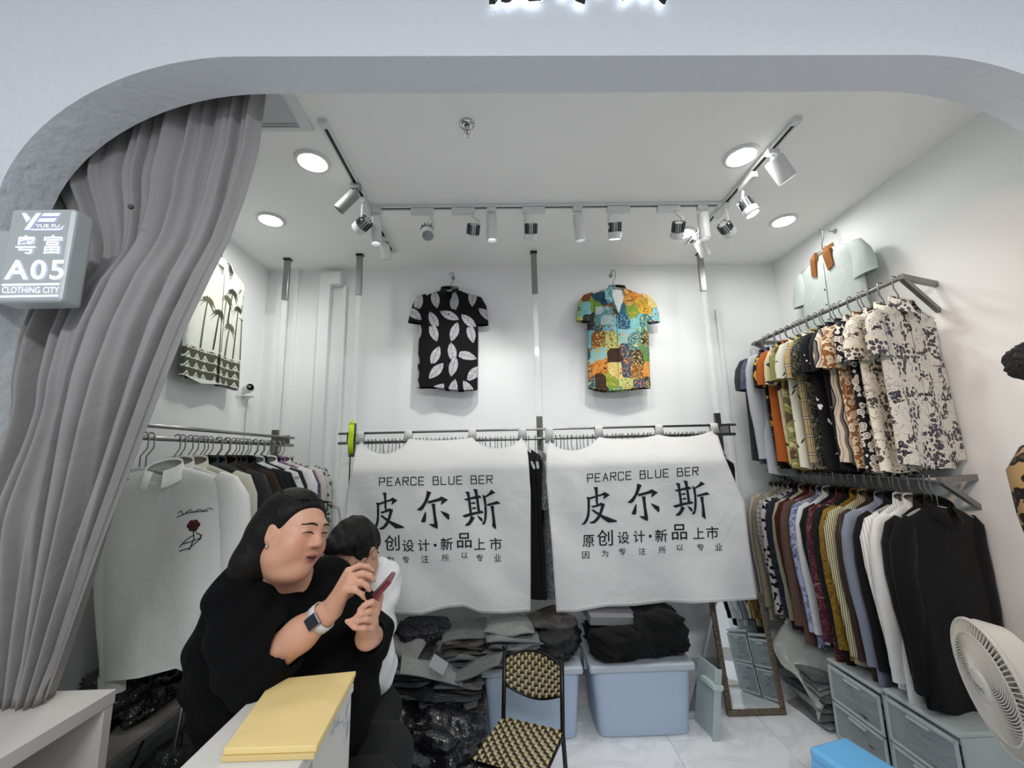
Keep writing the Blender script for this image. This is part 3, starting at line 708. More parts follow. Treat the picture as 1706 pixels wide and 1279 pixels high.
for k in range(7):
    a = 2*PI*k/6; cx, cz = (ex+0.013*math.cos(a), ez+0.03+0.012*math.sin(a)) if k < 6 else (ex, ez+0.03)
    mb.lathe([(0, 0.003), (0.009, 0.002), (0.011, 0)], 10, Matrix.Translation((cx, yf(cx, cz)-0.001, cz)) @ Matrix.Rotation(PI/2, 4, 'X'))
mb.build('rose_embroidery', ROSE, ws)
stitch([[(ex, ez+0.018), (ex+0.004, ez-0.02), (ex-0.01, ez-0.062)], [(ex-0.045, ez-0.045), (ex-0.02, ez-0.02), (ex+0.002, ez-0.008)], [(ex-0.045, ez-0.06), (ex-0.01, ez-0.055), (ex+0.02, ez-0.03), (ex+0.03, ez-0.01)], [(ex-0.03, ez-0.035), (ex, ez-0.03), (ex+0.028, ez-0.022)], [(ex-0.012, ez+0.012), (ex+0.012, ez+0.006)], arc(ex+0.008, ez-0.02, 0.018, -0.5, 1.5)], 'hand_embroidery', INK, 0.0018)
# ------------------------------------------------------------------ shirts displayed on the walls
def wall_hook(loc, rotz, label):
    t = thing('wall_hook', label, 'wall hook', loc, (0, 0, rotz), 'wall hooks for display shirts')
    MB().lathe([(0.017, 0), (0.016, 0.006), (0.005, 0.008), (0.004, 0.03)], 16, Matrix.Rotation(PI/2, 4, 'X')).build('rose', CHROME, t, smooth=True)
    MB().tube([(0, -0.028, 0), (0, -0.036, -0.006), (0, -0.042, 0.004), (0, -0.042, 0.014)], 0.004, 8).build('peg', CHROME, t, smooth=True)
def disc_buttons(parent, yf, zs, m, x=0.0, r=0.0055):
    for z in zs:
        MB().lathe([(0, 0.004), (r*0.7, 0.004), (r, 0.002), (r, 0)], 12, Matrix.Translation((x, yf(x, z)-0.003, z)) @ Matrix.Rotation(PI/2, 4, 'X')).build('button', m, parent)
def neck_tag(parent, m):
    MB().box(-0.011, 0.011, 0.012, 0.0135, -0.028, 0.004).build('neck_label', m, parent)
HUNG = 'hangers of the display shirts'
# black leaf shirt
LEAF = leaves('w_leaf', '#0a0a0b', '#c9c8cc', '#33333a', 7.2, 0.58, 0.235, 0.5)
k = 3.12
hanger((-0.378, k, 2.925), 0.05, 'clear hanger holding up the black leaf shirt', HUNG, k=0); wall_hook((-0.378, YB, 2.925), 0, 'chrome wall hook above the black leaf shirt')
s, yf = place_shirt('leafshirt', LEAF, (-0.395, k, 2.795), (-0.03, 0.02, 0.03), 'black short sleeved shirt with large pale leaves on the rear wall', cat='shirt', seed=50, sleeve='short', L=0.80, t=0.035, hw=0.225, fold=0.012, slw=0.92)
disc_buttons(s, yf, [-0.12-0.1*i for i in range(6)], BLACK_PL); neck_tag(s, WHITE_PL)
# patchwork shirt
PATCH = patchwork('w_patch', ['#2f6f7e', '#c9a53a', '#6f8f3a', '#8a4a22', '#7db8c4', '#d0863a', '#274862', '#b8c47a', '#3d2a1c', '#c9c07a'], 8.5)
hanger((0.898, k, 2.925), -0.05, 'clear hanger holding up the colourful patchwork shirt', HUNG, k=0); wall_hook((0.898, YB, 2.925), 0, 'chrome wall hook above the patchwork shirt')
s, yf = place_shirt('patchshirt', PATCH, (0.918, k, 2.785), (-0.03, 0.05, -0.04), 'colourful patchwork print short sleeved shirt on the rear wall', cat='shirt', seed=52, sleeve='short', L=0.82, t=0.036, hw=0.235, fold=0.012, gap=0.25, slw=1.0)
disc_buttons(s, yf, [-0.30-0.1*i for i in range(5)], BLACK_PL); neck_tag(s, WHITE_PL)
mv = MB(); vw_ = lambda k: 0.058*(1-k/12)**0.8+0.001; vz_ = lambda k: -0.025-0.20*k/12
for k in range(12):
    for j in range(4):
        q = [(a*vw_(b), vz_(b)) for a, b in ((-1+j*0.5, k), (-0.5+j*0.5, k), (-0.5+j*0.5, k+1), (-1+j*0.5, k+1))]
        mv.add([(x, yf(x, z)-0.0055, z) for x, z in q], [(0, 1, 2, 3)])
mv.build('inner_facing', solid('w_facing', '#e2e2e0'), s)
ml = MB()
for sg in (-1, 1):
    pts = [(0.052, -0.01), (0.10, -0.05), (0.115, -0.115), (0.07, -0.12), (0.004, -0.235)]; n = len(pts)
    ml.add([(sg*x, yf(x, z)-0.012, z) for x, z in pts] + [(sg*x, yf(x, z)-0.004, z) for x, z in pts], [tuple(range(n)), tuple(range(2*n-1, n-1, -1))]+[(i, (i+1) % n, (i+1) % n+n, i+n) for i in range(n)])
ml.build('lapel', PATCH, s)
mbp = MB()
for i in range(4):
    for j in range(4):
        f = lambda a, b: (-0.175+0.13*a/4, yf(-0.175+0.13*a/4, -0.17-0.15*b/4)-0.005, -0.17-0.15*b/4)
        mbp.add([f(i, j), f(i+1, j), f(i+1, j+1), f(i, j+1)], [(0, 1, 2, 3)])
mbp.build('chest_pocket', patchwork('w_pocket', ['#9fb4b4', '#5d8f94', '#b9c9c4'], 13), s)
# white shirt with tan collar on the right wall
MINT = solid('w_mint', '#c9d3d0'); TAN = solid('w_tan', '#8a5a2c')
hanger((2.14, 2.545, 2.925), PI/2+0.05, 'clear hanger holding up the shirt with tan collar', HUNG, k=1); wall_hook((XR, 2.545, 2.925), PI/2*-1, 'chrome wall hook above the shirt with tan collar')
s, yf = place_shirt('mintshirt', MINT, (2.15, 2.545, 2.785), (0, 0, -PI/2), 'pale mint short sleeved shirt with tan collar on the right wall', cat='shirt', mats={'collar': TAN}, seed=54, sleeve='short', L=0.76, t=0.035, hw=0.25, gap=0.45, slw=1.1)
disc_buttons(s, yf, [-0.27-0.1*i for i in range(4)], BLACK_PL)
mb = MB()
for sg in (-1, 1):
    pts = [(0.045, -0.0), (0.085, -0.035), (0.095, -0.15), (0.05, -0.17), (0.035, -0.06)]
    n = len(pts); mb.add([(sg*x, yf(x, z)-0.010-0.02*(1-min(1, -z/0.15)), z+0.01) for x, z in pts] + [(sg*x, yf(x, z)-0.004, z+0.01) for x, z in pts], [tuple(range(n)), tuple(range(2*n-1, n-1, -1))]+[(i, (i+1) % n, (i+1) % n+n, i+n) for i in range(n)])
mb.build('lapel', TAN, s)
# palm print shirt on the left wall
def palm_fabric():
    m, nt, b, co = fabric_base('w_palm'); x, y, z = sep(nt, co)
    tri = mth(nt, 'ABSOLUTE', mth(nt, 'SUBTRACT', fract(nt, x, 15), 0.5))
    lz = mth(nt, 'MULTIPLY', mth(nt, 'ADD', z, 0.80), 1/0.055); fz = mth(nt, 'FRACT', lz)
    t1 = mth(nt, 'GREATER_THAN', mth(nt, 'ADD', tri, mth(nt, 'MULTIPLY', fz, 0.5)), 0.42)
    t2 = mth(nt, 'LESS_THAN', mth(nt, 'ABSOLUTE', mth(nt, 'SUBTRACT', mth(nt, 'ADD', tri, mth(nt, 'MULTIPLY', fz, 0.5)), 0.28)), 0.035)
    ln = mth(nt, 'LESS_THAN', fz, 0.12)
    dark = mth(nt, 'MAXIMUM', mth(nt, 'MAXIMUM', t2, ln), mth(nt, 'MULTIPLY', t1, mth(nt, 'GREATER_THAN', fz, 0.2)))
    band = mth(nt, 'MULTIPLY', mth(nt, 'LESS_THAN', z, -0.615), mth(nt, 'GREATER_THAN', z, -0.785))
    nt.links.new(mixc(nt, mth(nt, 'MULTIPLY', dark, band), '#d9dcd2', '#4f5143'), b.inputs['Base Color']); return m
hanger((XL+0.10, 2.515, 2.90), PI/2, 'clear hanger holding up the palm print shirt', HUNG, k=0); wall_hook((XL, 2.515, 2.90), PI/2, 'chrome wall hook above the palm print shirt')
s, yf = place_shirt('palmshirt', palm_fabric(), (XL+0.09, 2.525, 2.765), (0, 0, PI/2), 'white shirt with olive palm trees and zigzag hem on the left wall', cat='shirt', seed=57, sleeve='short', L=0.80, t=0.034, hw=0.25, fold=0.014, tuck=2)
OLV = mat('palm_ink', '#5a5f42', 0.85); OLD = mat('palm_ink_dark', '#37382c', 0.85)
def palm(x, z0, h, m, sway):
    mb = MB(); N = 7; pr = []
    for i in range(N): pr.append((x+sway*(i/(N-1))**1.5, z0+h*i/(N-1)))
    for i in range(N-1):
        w0, w1 = 0.007*(1-0.6*i/N), 0.007*(1-0.6*(i+1)/N); q = []
        for (px, pz), w in ((pr[i], w0), (pr[i+1], w1)):
            for sg in (-1, 1): q.append((px+sg*w, yf(px, pz)-0.003, pz))
        mb.add(q, [(0, 1, 3, 2)])
    cx, cz = pr[-1]
    for a in (-0.5, 0.1, 0.7, 1.3, 1.9, 2.5, 3.1, 3.6):
        pts = [(cx+0.065*k/4*math.cos(a), cz+0.055*k/4*math.sin(a)-0.05*(k/4)**2) for k in range(5)]
        q = []
        for k, (px, pz) in enumerate(pts):
            w = 0.008*(1-k/4)+0.002*(k < 4)
            for sg in (-1, 1): q.append((px+0.3*sg*w, yf(px, pz)-0.0035, pz+sg*w))
        mb.add(q, [(2*k, 2*k+1, 2*k+3, 2*k+2) for k in range(4)])
    mb.build('palm_print', m, s)
for x, z0, h, m, sw in ((0.14, -0.61, 0.34, OLD, 0.01), (0.06, -0.61, 0.2, OLV, 0.02), (0.0, -0.60, 0.36, OLV, 0.03), (-0.06, -0.60, 0.24, OLD, 0.02), (-0.15, -0.61, 0.3, OLV, 0.02), (0.20, -0.60, 0.46, OLV, -0.01), (0.06, -0.40, 0.22, OLD, 0.02)):
    palm(x, z0, h, m, sw)
# ------------------------------------------------------------------ writing helpers
def text_mesh(body, bold=0.0, shear=0.0, space=1.0):
    c = bpy.data.curves.new('txt', 'FONT'); c.body = body; c.offset = bold; c.shear = shear; c.space_character = space; c.resolution_u = 3
    o = bpy.data.objects.new('txt', c); col.objects.link(o)
    me = bpy.data.meshes.new_from_object(o); bpy.data.objects.remove(o); bpy.data.curves.remove(c)
    vs = [(v.co.x, v.co.y) for v in me.vertices]; fs = [tuple(p.vertices) for p in me.polygons]; bpy.data.meshes.remove(me)
    return vs, fs
def glyph_rect(mb, body, cx, cy, w, h, P, rot=0.0, **kw):
    """fit text into the pixel rectangle centred on cx, cy and map it through P(px, py)"""
    vs, fs = text_mesh(body, **kw)
    xs = [v[0] for v in vs]; ys = [v[1] for v in vs]; x0, x1, y0, y1 = min(xs), max(xs), min(ys), max(ys)
    cr, sr = math.cos(rot), math.sin(rot); out = []
    for x, y in vs:
        a = ((x-x0)/(x1-x0)-0.5)*w; b = -((y-y0)/(y1-y0)-0.5)*h
        out.append(P(cx+a*cr-b*sr, cy+a*sr+b*cr))
    mb.add(out, fs)
# brush strokes of the three large characters, in units of the letter box
PI_S = [[(410,305),(510,300),(512,480),(520,700),(480,720),(462,650),(455,480),(440,370)],
 [(320,545),(455,505),(600,460),(672,415),(800,487),(640,597),(655,495),(500,535),(325,597)],
 [(240,530),(325,545),(328,780),(318,960),(280,1090),(210,1185),(115,1192),(190,1120),(250,990),(270,850),(268,600)],
 [(345,752),(430,735),(540,695),(572,665),(685,700),(665,760),(600,950),(545,1060),(450,1150),(380,1165),(305,1145),(420,1090),(520,970),(560,860),(590,740),(400,792)],
 [(358,850),(395,822),(530,905),(640,970),(800,1030),(940,1085),(980,1110),(940,1128),(755,1140),(560,1000),(370,860)]]
ER_S = [[(455,220),(560,262),(520,350),(475,465),(420,560),(370,650),(310,692),(215,672),(310,590),(390,480),(430,370)],
 [(470,470),(600,435),(730,395),(795,355),(950,435),(780,560),(800,450),(560,510),(480,525)],
 [(560,525),(655,530),(650,600),(670,800),(708,1000),(710,1115),(590,1065),(500,1005),(520,995),(625,995),(610,850),(590,680)],
 [(415,712),(438,720),(438,870),(425,950),(370,962),(315,945)],
 [(760,682),(850,715),(975,770),(985,870),(960,905),(850,800)]]
SI_S = [[(230,205),(325,215),(345,380),(385,690),(330,700),(300,480),(275,300)],
 [(410,145),(505,160),(525,330),(570,650),(510,665),(480,420),(450,260)],
 [(195,378),(350,340),(520,290),(575,305),(600,350),(400,380),(250,410)],
 [(355,460),(440,438),(475,480),(370,490)], [(380,572),(455,552),(490,592),(390,605)],
 [(160,745),(330,690),(520,655),(610,635),(655,685),(450,725),(220,793)],
 [(355,745),(450,795),(400,880),(340,960),(275,985),(218,965),(290,900),(340,820)],
 [(495,740),(575,780),(625,820),(620,900),(550,830)],
 [(612,275),(690,310),(710,460),(725,650),(715,820),(690,920),(655,950),(605,945),(655,860),(668,700),(665,520),(640,380)],
 [(680,310),(760,250),(820,165),(920,232),(800,290),(690,345)],
 [(720,490),(850,455),(960,418),(1035,478),(850,510),(740,535)],
 [(800,530),(885,525),(885,650),(910,820),(938,1050),(905,1045),(840,985),(850,880),(835,700)]]
BIG = {'pi': (PI_S, (115, 980, 300, 1192)), 'er': (ER_S, (215, 985, 220, 1115)), 'si': (SI_S, (160, 1035, 145, 1050))}
def brush(mb, which, x0, x1, y0, y1, P):
    ss, (a0, a1, b0, b1) = BIG[which]
    for s in ss:
        mb.add([P(x0+(x-a0)/(a1-a0)*(x1-x0), y0+(y-b0)/(b1-b0)*(y1-y0)) for x, y in s], [tuple(range(len(s)))])
LET = {'P': [[(0,0),(0,6),(4,6),(4,3),(0,3)]], 'E': [[(4,6),(0,6),(0,0),(4,0)], [(0,3),(3.4,3)]], 'A': [[(0,0),(2,6),(4,0)], [(0.8,2.2),(3.2,2.2)]],
 'R': [[(0,0),(0,6),(4,6),(4,3.2),(0,3.2)], [(1.8,3.2),(4,0)]], 'C': [[(4,4.6),(4,5.4),(3.4,6),(0.6,6),(0,5.4),(0,0.6),(0.6,0),(3.4,0),(4,0.6),(4,1.4)]],
 'B': [[(0,0),(0,6),(3.6,6),(3.6,3.3),(0,3.3)], [(3.6,3.3),(4,2.9),(4,0),(0,0)]], 'L': [[(0,6),(0,0),(4,0)]], 'U': [[(0,6),(0,0.6),(0.6,0),(3.4,0),(4,0.6),(4,6)]]}
def stroke_text(body, x0, y0, x1, y1, h, P, w=0.78):
    """thin squared capitals: each stroke a narrow ribbon; (x0,y0)-(x1,y1) is the baseline in pixels"""
    n = sum(6.0 if c != ' ' else 5.0 for c in body)-2.0; u = math.hypot(x1-x0, y1-y0)/n; dx, dy = (x1-x0)/math.hypot(x1-x0, y1-y0), (y1-y0)/math.hypot(x1-x0, y1-y0); pen = 0
    for c in body:
        if c == ' ': pen += 5.0; continue
        mb = MB()
        for pl in LET[c]:
            for (a, b), (e, f) in zip(pl[:-1], pl[1:]):
                A = (pen+a)*u, b*h/6; B = (pen+e)*u, f*h/6
                L = math.hypot(B[0]-A[0], B[1]-A[1]); tx_, ty_ = (B[0]-A[0])/L, (B[1]-A[1])/L; q = []
                for (sx, sy), k in ((A, -1), (B, 1)):
                    for sg in (-1, 1):
                        X = sx+tx_*k*w*0.5-ty_*sg*w; Y = sy+ty_*k*w*0.5+tx_*sg*w
                        q.append(P(x0+X*dx+Y*dy*0.3+0, y0+X*dy-Y))
                mb.add(q, [(0, 1, 3, 2)])
        pen += 6.0; yield mb
def carve(o, nx, nz, x0, x1, z0, z1):
    bm = bmesh.new(); bm.from_mesh(o.data)
    for k in range(1, nx):
        bmesh.ops.bisect_plane(bm, geom=bm.verts[:]+bm.edges[:]+bm.faces[:], plane_co=(x0+(x1-x0)*k/nx, 0, 0), plane_no=(1, 0, 0))
    for k in range(1, nz):
        bmesh.ops.bisect_plane(bm, geom=bm.verts[:]+bm.edges[:]+bm.faces[:], plane_co=(0, 0, z0+(z1-z0)*k/nz), plane_no=(0, 0, 1))
    bm.to_mesh(o.data); bm.free()

# ------------------------------------------------------------------ the two printed cloths over the rear rail
def smst(a): a = max(0.0, min(1.0, a)); return a*a*(3-2*a)
def cloth_depth(x, z, ph):
    """depth of the hanging cloth: it slopes forward over the clothes, then hangs with soft creases"""
    s = smst((1.672-z)/0.25)
    y = 2.838 - 0.228*s
    low = smst((1.55-z)/0.5)
    y += low*(0.018*math.sin(5.1*x+ph+0.8*z)+0.011*math.sin(11*x-3*z+ph*2)+0.010*math.sin(7*z+9*x+ph)+0.005*math.sin(21*x+13*z+ph*3)*math.sin(6*z-5*x))
    y += 0.006*s*math.sin(17*x+6*z+ph)*math.sin(4*z+ph) + 0.018*smst((0.95-z)/0.4)*math.sin(6.3*x+ph*1.7)
    return y
def solve_px(px, py, ph, dy=0.0):
    Y = 2.65
    for _ in range(6):
        p = ony(px, py, Y); Y = cloth_depth(p[0], p[2], ph)
    p = ony(px, py, Y+dy); return (p[0], p[1], p[2])
CLOTH = None
def cloth_mat():
    m, nt, b = new_mat('banner_cloth'); co = coords(nt); b.inputs['Roughness'].default_value = 0.9
    nt.links.new(mixc(nt, noise(nt, co, 5, 4), '#c6c6c4', '#d4d4d2'), b.inputs['Base Color'])
    bump(nt, b, mth(nt, 'ADD', noise(nt, co, 5, 4, dist=0.5), mth(nt, 'MULTIPLY', noise(nt, co, 300, 2), 0.04)), 0.45, 0.03)
    return m
CLOTH = cloth_mat(); PRINT = mat('banner_print', '#121214', 0.9)
def lerp_list(tab, k):
    if k <= tab[0][0]: return tab[0][1]
    for (a, va), (b, vb) in zip(tab[:-1], tab[1:]):
        if k <= b: return va+(vb-va)*(k-a)/(b-a)
    return tab[-1][1]
def banner(label, ph, left, right, tabs, sags, hem, writing):
    t = thing('printed_cloth', label, 'cloth', (0, 0, 0)); NU, NV = 72, 60
    def top(px):
        for (a, ya), (b, yb), sg in zip(tabs[:-1], tabs[1:], sags):
            if a <= px <= b:
                k = (px-a)/(b-a); return ya+(yb-ya)*k + sg*(4*k*(1-k))**0.75
        return tabs[0][1] if px < tabs[0][0] else tabs[-1][1]
    vs = []
    for j in range(NV):
        v = j/(NV-1)
        for i in range(NU):
            u = i/(NU-1); pxt = tabs[0][0]+(tabs[-1][0]-tabs[0][0])*u; yt = top(pxt)
            pxb = left[-1][1]+(right[-1][1]-left[-1][1])*u; yb = lerp_list(hem, pxb)
            py = yt+(yb-yt)*v
            xl, xr = lerp_list(left, py), lerp_list(right, py)
            vs.append(solve_px(xl+(xr-xl)*u if v > 0.02 else pxt, py, ph))
    fs = [(j*NU+i, j*NU+i+1, (j+1)*NU+i+1, (j+1)*NU+i) for j in range(NV-1) for i in range(NU-1)]
    MB().add(vs, fs).build('cloth_panel', CLOTH, t, smooth=True, solid=0.0015)
    # stitched hem line
    hm = MB(); q = [solve_px(left[-1][1]+(right[-1][1]-left[-1][1])*k/60, lerp_list(hem, left[-1][1]+(right[-1][1]-left[-1][1])*k/60)-5, ph, -0.004) for k in range(61)]
    for k in range(0, 60): hm.tube([q[k], Vector(q[k]).lerp(Vector(q[k+1]), 0.6)], 0.0016, 4)
    hm.build('hem_stitching', mat('stitch_white', '#e2e2e0', 0.9), t)
    for px, py in tabs:                          # loops over the upper tube
        c = ony(px, py-9, RY); w = 0.026; mb = MB(); x0 = c[0]
        loop = [(2.835, ony(px, py+5, 2.835)[2]), (2.836, 1.667), (2.838, 1.680), (2.85, 1.689), (2.862, 1.680), (2.864, 1.667), (2.850, 1.63)]
        mb.grid(lambda a, b: (x0+(a-0.5)*2*w*(1.0+0.25*(b < 0.1)), loop[int(round(b*6))][0], loop[int(round(b*6))][1]), 3, 7)
        mb.build('tab_loop', CLOTH, t, smooth=True, solid=0.002)
    for nm, fn in writing(lambda a, b: solve_px(a, b, ph, -0.004)):
        o = fn.build(nm, PRINT, t); xs = [p[0] for p in fn.v]; zs = [p[2] for p in fn.v]
        carve(o, 3, 3, min(xs), max(xs), min(zs), max(zs))
        for v in o.data.vertices: v.co.y = cloth_depth(v.co.x, v.co.z, ph)-0.0035
    return t
def wr(latin, big, mid, low):
    def w(P):
        for a in stroke_text('PEARCE BLUE BER', *latin, P): yield 'latin_letter', a
        for k, r in big:
            b = MB(); brush(b, k, *r, P); yield 'name_character', b
        for ch, x, y, s in mid:
            c = MB()
            if ch == '.': c.add([P(x+2.6*math.cos(2*PI*k/10), y+2.6*math.sin(2*PI*k/10)) for k in range(10)], [tuple(range(10))])
            else: glyph_rect(c, ch, x, y, s*0.98, s, P, rot=-0.03, bold=0.008)
            yield 'slogan_character', c
        for ch, x, y, s in low:
            d = MB(); glyph_rect(d, ch, x, y, s, s, P, rot=-0.03, bold=0.004); yield 'motto_character', d
    return w
MID = '原创设计.新品上市'; LOW = '因为专注所以专业'
def rowd(s, pts): return [(c, *p) for c, p in zip(s, pts)]
banner('white printed cloth beside the seated people, over the left half of the rear rail', 0.4,
 [(722, 598), (760, 590), (820, 578), (900, 571), (1022, 563)], [(715, 872), (760, 880), (820, 884), (1018, 884)],
 [(601, 733), (681, 730), (787, 728), (870, 727)], [24, 4, 19],
 [(560, 1012), (620, 1016), (660, 1023), (700, 1024), (745, 1012), (772, 1010), (800, 1021), (840, 1022), (885, 1018)],
 wr((632, 809, 820, 805, 13, ), [('pi', (618, 674, 820, 884)), ('er', (694, 749, 817, 881)), ('si', (770, 834, 814, 881))],
    rowd(MID, [(622, 913, 20), (653, 904, 26), (680, 909, 20), (706, 908, 20), (725, 908, 5), (744, 906, 21), (773.5, 900, 25), (799, 906, 19), (826, 906, 21)]),
    rowd(LOW, [(617, 934, 12), (650, 932, 12), (676, 932, 12), (708, 931, 13), (742, 929, 12), (774, 925, 11), (799, 929, 12), (829, 929, 12)])))
banner('white printed cloth over the right half of the rear rail, beside the right wall shirts', 2.6,
 [(722, 910), (800, 910), (900, 919), (1020, 927)], [(706, 1190), (760, 1207), (800, 1224), (838, 1241), (900, 1247), (1000, 1262)],
 [(915, 733), (997, 727), (1097, 723), (1188, 716)], [20, 6, 8],
 [(925, 1020), (960, 1019), (1010, 1010), (1060, 1009), (1110, 1003), (1160, 1005), (1262, 998)],
 wr((979, 803, 1163, 791, 13), [('pi', (968, 1029, 811, 874)), ('er', (1045, 1099, 805, 868)), ('si', (1121, 1183, 800, 864))],
    rowd(MID, [(980.5, 901, 20), (1008, 895.6, 27), (1038.7, 895.6, 20), (1065, 893.5, 20), (1083.5, 893, 5), (1101.5, 892, 21), (1132, 886, 26), (1164, 888, 19), (1187, 887, 21)]),
    rowd(LOW, [(976, 924.5, 12), (1008, 921.6, 11), (1036.7, 918.7, 12), (1070, 918, 12), (1103.5, 916, 12), (1133, 912, 11), (1167, 911.5, 12), (1197.5, 910.6, 12)])))
# hangers packed on the rear rail
rd = random.Random(11); RZB = 1.622
for i in range(42):
    hanger((-0.93+1.08*i/41+rd.uniform(-0.006, 0.006), RY, RZB), PI/2+rd.uniform(-0.15, 0.15), 'hanger on the rear rail behind the cloth beside the seated people', 'hangers behind the left printed cloth', k=rd.choice((0, 1)))
for i in range(40):
    hanger((0.33+1.05*i/39+rd.uniform(-0.006, 0.006), RY, RZB), PI/2+rd.uniform(-0.15, 0.15), 'hanger on the rear rail behind the cloth by the right wall shirts', 'hangers behind the right printed cloth', k=rd.choice((0, 1)))
for i, (x, lab, m, w) in enumerate((
  (0.17, 'black shirt with printed chest patch in the gap between the cloths', solid('r_black', '#09090a'), 0.30),
  (0.215, 'black shirt with gold square print in the gap between the cloths', solid('r_black2', '#0d0c0e'), -0.1),
  (0.262, 'grey scroll print shirt in plastic in the gap between the cloths', scroll('r_greyscroll', '#5a5a5c', '#b4b4b8', '#88888c', 20, 0.06), 0.15),
  (1.43, 'black shirt peeking out beyond the right edge of the right cloth', solid('r_black3', '#08080a'), 0.2),
  (1.35, 'black shirt hidden partly behind the right printed cloth', solid('r_black3', '#08080a'), 0.05))):
    t, yf = place_shirt('R0', m, (x, RY, RZB-0.125), (0, 0, PI/2+w*0.25), lab, 'shirts on the rear rail', skip=('placket',), seed=77, sleeve='short', L=0.86, t=0.018, hw=0.20, tuck=2)
    hanger((x, RY, RZB), PI/2+w*0.25, 'hanger carrying the ' + lab.replace(' in the gap between the cloths', '').replace(' right edge of the', ''), 'hangers in the gap of the rear rail', k=0)
    if i == 0:
        MB().box(-0.135, -0.07, -0.024, -0.022, -0.66, -0.55).build('chest_print', mat('print_red', '#5a2a2c', 0.8, nscale=60, namt=0.6), t)
        MB().box(-0.05, -0.03, -0.024, -0.022, -0.66, -0.57).build('chest_print', mat('print_cream', '#a89a78', 0.8), t)
    if i == 1: MB().box(-0.17, -0.08, -0.026, -0.024, -0.52, -0.42).build('square_print', mat('print_gold', '#8a7538', 0.8, nscale=50, namt=0.4), t)
# neon tape bundle tied to the rear rail
t = thing('tape_bundle', 'neon yellow measuring tape bundle hanging on the rear rail', 'tape', (float(ony(585, 735, 2.835)[0]), 2.832, 1.53))
NEON = mat('neon_tape', '#c6e21c', 0.6)
for k in range(4):
    x = -0.012+0.008*k
    MB().tube([(x, 0.0, 0.205), (x+0.004, -0.008-0.004*(k % 2), 0.15), (x, -0.010, 0.08), (x+0.003, -0.004, 0.01)], 0.0065, 6, flat=0.5).build('tape_strand', NEON, t, smooth=True)
MB().tube([(-0.012, 0, 0.2), (-0.006, 0.01, 0.235), (0.006, 0.012, 0.235), (0.012, 0, 0.2)], 0.006, 6).build('loop', NEON, t, smooth=True)
MB().tube([(0, -0.004, 0.012), (0.0, -0.004, -0.25)], 0.0045, 6).build('dark_tail', DARKSTEEL, t)
# ------------------------------------------------------------------ grey curtain swept to the left
def curtain():
    edge_px = [(447, 105), (440, 160), (428, 250), (405, 330), (380, 400), (350, 460), (312, 540), (280, 620), (250, 700), (213, 800), (175, 900), (140, 1000), (105, 1100), (78, 1172)]
    Yt = [(105, 1.37), (160, 1.36), (250, 1.335), (330, 1.315), (480, 1.13), (650, 1.13), (900, 1.24), (1172, 1.34)]
    rows = []
    for px, py in edge_px:
        Y = lerp_list(Yt, py); p = ony(px, py, Y); rows.append((float(p[2]), float(p[0]), Y))
    rows.sort(); zt = [(z, x) for z, x, Y in rows]; yt = [(z, Y) for z, x, Y in rows]
    def xleft(z):
        if z < 2.26: a = -1.452
        else: a = -0.81-0.64*math.sqrt(max(0, 1-min(1, (z-2.26)/0.49)**2))
        return a
    Z0, Z1 = 2.95, 0.852; NU, NV = 230, 70; rd = random.Random(5)
    ph = []; acc = 0
    for i in range(NU):
        acc += 1.0 + 0.6*math.sin(i*0.13)+0.35*math.sin(i*0.29+1); ph.append(acc)
    tot = ph[-1]; nf = 8
    def fn(u, v):
        z = Z0+(Z1-Z0)*v; xr = lerp_list(zt, z); Y = lerp_list(yt, z)
        xl = -1.452-0.17*smst((z-2.10)/0.45)
        i = min(NU-1, int(round(u*(NU-1)))); p = ph[i]/tot*nf*2*PI
        gather = smst((2.9-z)/1.6); amp = 0.012+0.021*gather
        w = math.sin(p+0.35*math.sin(3*z)+0.25*math.sin(p*0.37+5*z)); w2 = math.sin(p*2.3+1.3+1.5*z)
        uu = u+0.010*gather*math.cos(p)*(0.2 < u < 0.97)
        back = 0.12*(1-smst((u-0.15)/0.5))*smst((2.5-z)/0.4)*smst((z-1.3)/0.4)         # the left folds run behind the sign
        y = Y+amp*w*(1 if u < 0.96 else 0.3)+0.008*w2+back
        if 1.13 < y < 1.31: pass
        x = xl+0.008+(xr-xl-0.008)*uu
        return (x, y, z+0.0*u)
    t = thing('curtain', 'grey drape gathered to the left side of the rounded opening', 'curtain', (0, 0, 0))
    m, nt, b, co = fabric_base('curtain_cloth', 0.9)
    nt.links.new(mixc(nt, noise(nt, co, 3, 4), '#8a8887', '#989695'), b.inputs['Base Color'])
    MB().grid(fn, NU, NV).build('drape', m, t, smooth=True, solid=0.002)
    p = ony(219, 345, 1.145); MB().lathe([(0, 0.008), (0.006, 0.007), (0.008, 0.0)], 12, Matrix.Translation((p[0], p[1], p[2])) @ Matrix.Rotation(PI/2, 4, 'X')).build('button', mat('curtain_button', '#4d4a4a', 0.4), t, smooth=True)
    MB().bar((-1.75, 1.37, 2.96), (-0.79, 1.37, 2.96), 0.02, 0.02).build('curtain_track', GREY_PL, t)
curtain()
